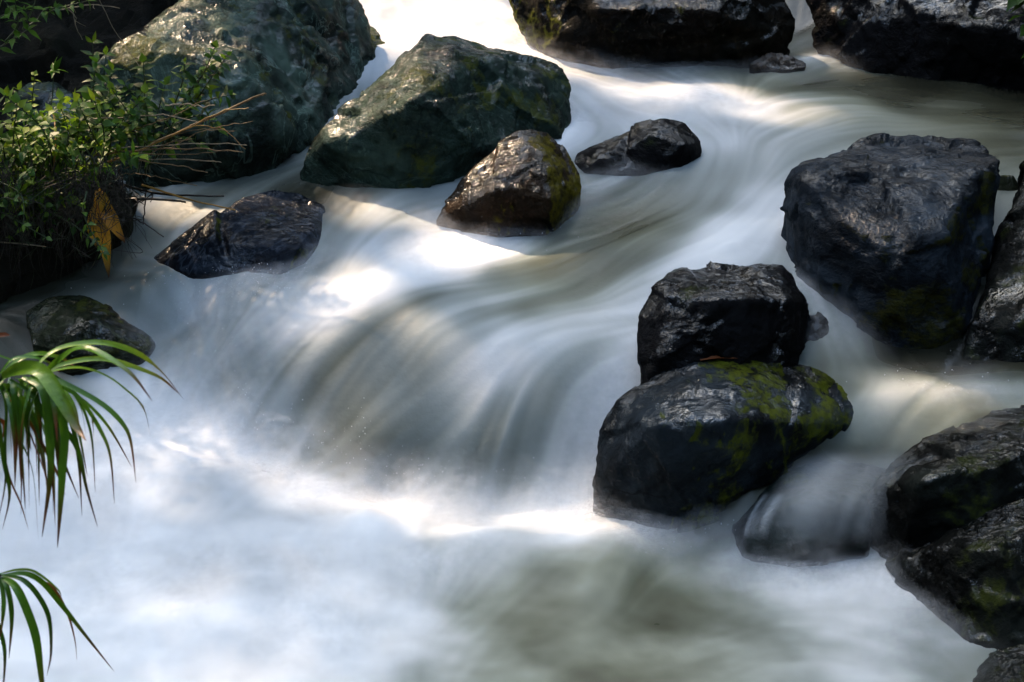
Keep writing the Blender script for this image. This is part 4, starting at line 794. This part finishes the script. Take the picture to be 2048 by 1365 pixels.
def grow_trees():
    CL = [leaf_cloud(a) for a in TREES]; lai = np.zeros(len(GP))
    def dist(P, g):
        w = P-g[:3]; t_ = w@Sv; return np.where(t_ > 0, np.linalg.norm(w-t_[:, None]*Sv, axis=1), 9)
    for a, P in zip(TREES, CL):
        ar = .48*(a[7]*.92)**2*(.85 if a[9] is not None else .5)
        for k, g in enumerate(GP): lai[k] += (dist(P, g) < g[3]+.12).sum()*ar/(math.pi*(g[3]+.12)**2)
    print('leaf cover over the sunlit spots', lai.round(1).tolist())
    for a, P in zip(TREES, CL):
        pk = np.ones(len(P))
        for k, g in enumerate(GP):
            f = np.clip(g[4]/max(lai[k], .01), 0, 1); pk = np.minimum(pk, 1-(1-f)*np.exp(-np.clip(dist(P, g)-g[3]*.7-a[7]*.4, 0, 9)**2/(g[3]*.45)**2))
        make_tree(a, P[rr_k.random(len(P)) < pk])
rr_k = np.random.default_rng(99)
def over(px, py, hh):    # point of the canopy that shades this spot
    g = onwater(px, py); return g+Sv*(hh-g[2])/Sv[2]
C1 = [tuple(over(a, b_, 4.6))+(r_, r_*1.0, .45) for a, b_, r_ in [(100,200,1.0),(500,150,1.0),(100,500,.9),(450,450,.9),(-200,300,1.0)]]
C2 = [tuple(over(a, b_, 4.3))+(r_, r_*1.0, .45) for a, b_, r_ in [(300,750,.9),(750,600,.9),(700,900,.8),(200,1100,.8),(700,1250,.8),(1100,900,.8),(-150,800,.9),(1150,1250,.7)]]
C3 = [tuple(over(a, b_, 5.0))+(r_, r_*1.0, .45) for a, b_, r_ in [(900,150,1.1),(1300,120,1.1),(1250,350,1.0),(850,330,.9),(1700,150,1.1),(1650,350,1.0),(2100,200,1.1),(1600,20,1.1),(1000,-40,1.0),(400,-40,1.1),(2000,30,1.1)]]
C4 = [tuple(over(a, b_, 4.6))+(r_, r_*1.0, .45) for a, b_, r_ in [(1350,600,.9),(1750,550,.9),(1550,850,.8),(2000,850,.8),(1600,1150,.7),(2000,1200,.8),(2100,500,.9)]]
Gt = 'trees leaning over the stream'  # crowns laid along the sun rays to cast the wanted shade
tree('broadleaf_tree', 'broadleaf tree on the far left bank leaning over the pale boulder', -5.6, 8.2, 6.5, C1, 18000, .10, 1, Sv*1.4, True, Gt)
tree('broadleaf_tree', 'broadleaf tree on the left bank leaning over the main cascade', -5.2, 6.2, 6.2, C2, 26000, .095, 2, Sv*1.4, True, Gt)
tree('broadleaf_tree', 'broadleaf tree on the slope behind the upper fall', -2.6, 11.0, 6.5, C3, 36000, .10, 3, Sv*1.4, True, Gt)
tree('broadleaf_tree', 'broadleaf tree behind the black boulders leaning towards the right bank', 0.2, 11.5, 6.5, C4, 24000, .095, 4, Sv*1.4, True, Gt)
C5 = [(2.5,4.6,4.3,1.2,1.2,.4),(3.3,6.1,4.6,1.3,1.3,.4),(1.9,6.6,4.9,1.1,1.0,.4),(2.9,3.2,4.2,1.1,1.0,.4),(1.0,7.6,5.2,1.2,1.0,.4),(3.2,7.6,5.0,1.2,1.2,.4),(-2.6,5.2,4.6,.9,1.1,.4),(-3.2,6.8,4.8,1.1,1.1,.4)]  # overhead crowns added out of view to darken the stream's sides
tree('broadleaf_tree', 'broadleaf tree on the right bank spreading over the blue-black boulder', 5.4, 5.6, 6.0, C5, 17000, .11, 5, None, True, Gt)
Gw = 'dense trees around the clearing'  # added out of view to keep rock fronts dark and frame the open sky
for k, (x, y, h, r_) in enumerate([(x, y, h*1.3, r_*1.15) for x, y, h, r_ in [(-9,12,9,3),(-4.5,15,9,3.2),(4,32,7,2.6),(10,27,7,2.6),(-1,30,7,2.6),(9,9,8,2.8),(8,4.5,7,2.3),(8,0,7,2.4),(-8.5,3,8,2.6),(-8,-1.5,7.5,2.5),(-5,-5.5,8,2.8),(0,-6.5,10,2.8),(5,-5,8,2.8)]]):
    z = float(ground(np.array([x]), np.array([y]))[0])
    cr = [(x, y, z+h*.62, r_, r_, h*.34), (x+r_*.6, y-.5, z+h*.35, r_*.7, r_*.7, h*.28), (x-r_*.6, y+.4, z+h*.35, r_*.7, r_*.7, h*.28), (x, y, z+h*.12, r_*.9, r_*.6, h*.14)]
    tree('forest_tree', 'dense dark tree at the edge of the clearing', x, y, h, cr, 6500, .45, 20+k, None, True, Gw)

grow_trees()

# ------------------------------------------------------------------ stray droplets thrown up by the cascades
vs, fs = [], []
octa = np.array([(1,0,0),(0,1,0),(-1,0,0),(0,-1,0),(0,0,1),(0,0,-1)], float); of = [(0,1,4),(1,2,4),(2,3,4),(3,0,4),(1,0,5),(2,1,5),(3,2,5),(0,3,5)]
for (a, b_, n, sx2, sy2, hh) in [(485,835,45,18,22,.05),(560,880,40,40,25,.05),(770,960,50,60,16,.05),(720,900,16,16,30,.05),(930,985,50,120,14,.04),(450,570,160,90,22,.02),(520,600,80,80,30,.02),(1180,985,30,60,18,.05),(620,940,50,80,25,.06),(1050,470,25,60,20,.03),(1380,1080,40,80,20,.03),(1850,780,30,80,16,.03),(420,640,50,50,40,.02)]:
    for _ in range(n):
        q_ = onwater(a+R2.normal(0, sx2), b_+R2.normal(0, sy2)); q_ = q_+[0, 0, .012+abs(R2.normal(0, hh))]; r_ = R2.uniform(.0005, .0016)
        fs += [tuple(len(vs)+k for k in f) for f in of]; vs += list(octa*r_*[1, 1, R2.uniform(1, 2.2)]+q_)
t = NT('droplet'); pr = t.n('BsdfPrincipled', i_Base_Color=(.85,.87,.9), i_Roughness=.1); M_drop = t.done(pr.outputs[0])
tag(mesh_np('water_droplets', vs, fs, M_drop), 'tiny bright droplets thrown up along the edges of the cascades', 'water drops', kind='stuff')

# ------------------------------------------------------------------ thin veil of water running over the sunken green boulder
t = NT('thin_veil'); co = t.n('TexCoord').outputs['Object']; al_ = t.math('ABSOLUTE', t.math('SUBTRACT', t.attr('across'), .5)); fo = t.math('SUBTRACT', 1.0, t.sstep(al_, .12, .5))
en = t.math('MULTIPLY', t.sstep(t.attr('along'), 0, .25), t.math('SUBTRACT', 1.0, t.sstep(t.attr('along'), .8, 1.0)))
av = t.math('MULTIPLY', t.math('MULTIPLY', fo, en), t.attr('tone'), clamp=True); d1 = t.n('BsdfPrincipled', i_Base_Color=(.8,.83,.85), i_Roughness=.5); tr = t.n('BsdfTransparent'); m2 = t.n('MixShader', i_0=av)
t.set(m2.inputs[1], tr.outputs[0]); t.set(m2.inputs[2], d1.outputs[0]); M_veil = t.done(m2.outputs[0])
vv_, ff_, aa, bb, cc_ = [], [], [], [], []
def strand(P, w, alpha, lift):
    Q = spline([surf(*q)+np.array([0, -lift, lift*.8]) for q in P], 16); o = len(vv_)
    for i, q_ in enumerate(Q):
        d = Q[min(i+1, 16)]-Q[max(i-1, 0)]; d /= np.linalg.norm(d)+1e-9; sd = np.cross(d, [0, -.6, .8]); sd /= np.linalg.norm(sd)+1e-9
        for k in range(3): vv_.append(q_+sd*w*(k-1)*.5+np.array([0, -1, .8])*.006*(k == 1)); aa.append(alpha); bb.append(i/16); cc_.append(k/2)
    for i in range(16):
        k = o+i*3; ff_.extend([(k, k+1, k+4, k+3), (k+1, k+2, k+5, k+4)])
for k in range(9):
    x = 1508+k*5+R2.normal(0, 2); strand([(x+22, 985), (x+4, 1012), (x-14, 1045), (x-24, 1085)], R2.uniform(.014, .034), R2.uniform(.06, .24), .012+.001*k)
for k in range(12):
    x = 1560+k*17; strand([(x+75, 905+R2.uniform(-4, 10)), (x+35, 950), (x, 1010), (x-25, 1100)], R2.uniform(.06, .12), R2.uniform(.06, .17), .014+.0016*k)
tag(mesh_np('trickle', vv_, ff_, M_veil, attrs={'tone': aa, 'along': bb, 'across': cc_}), kind='structure')
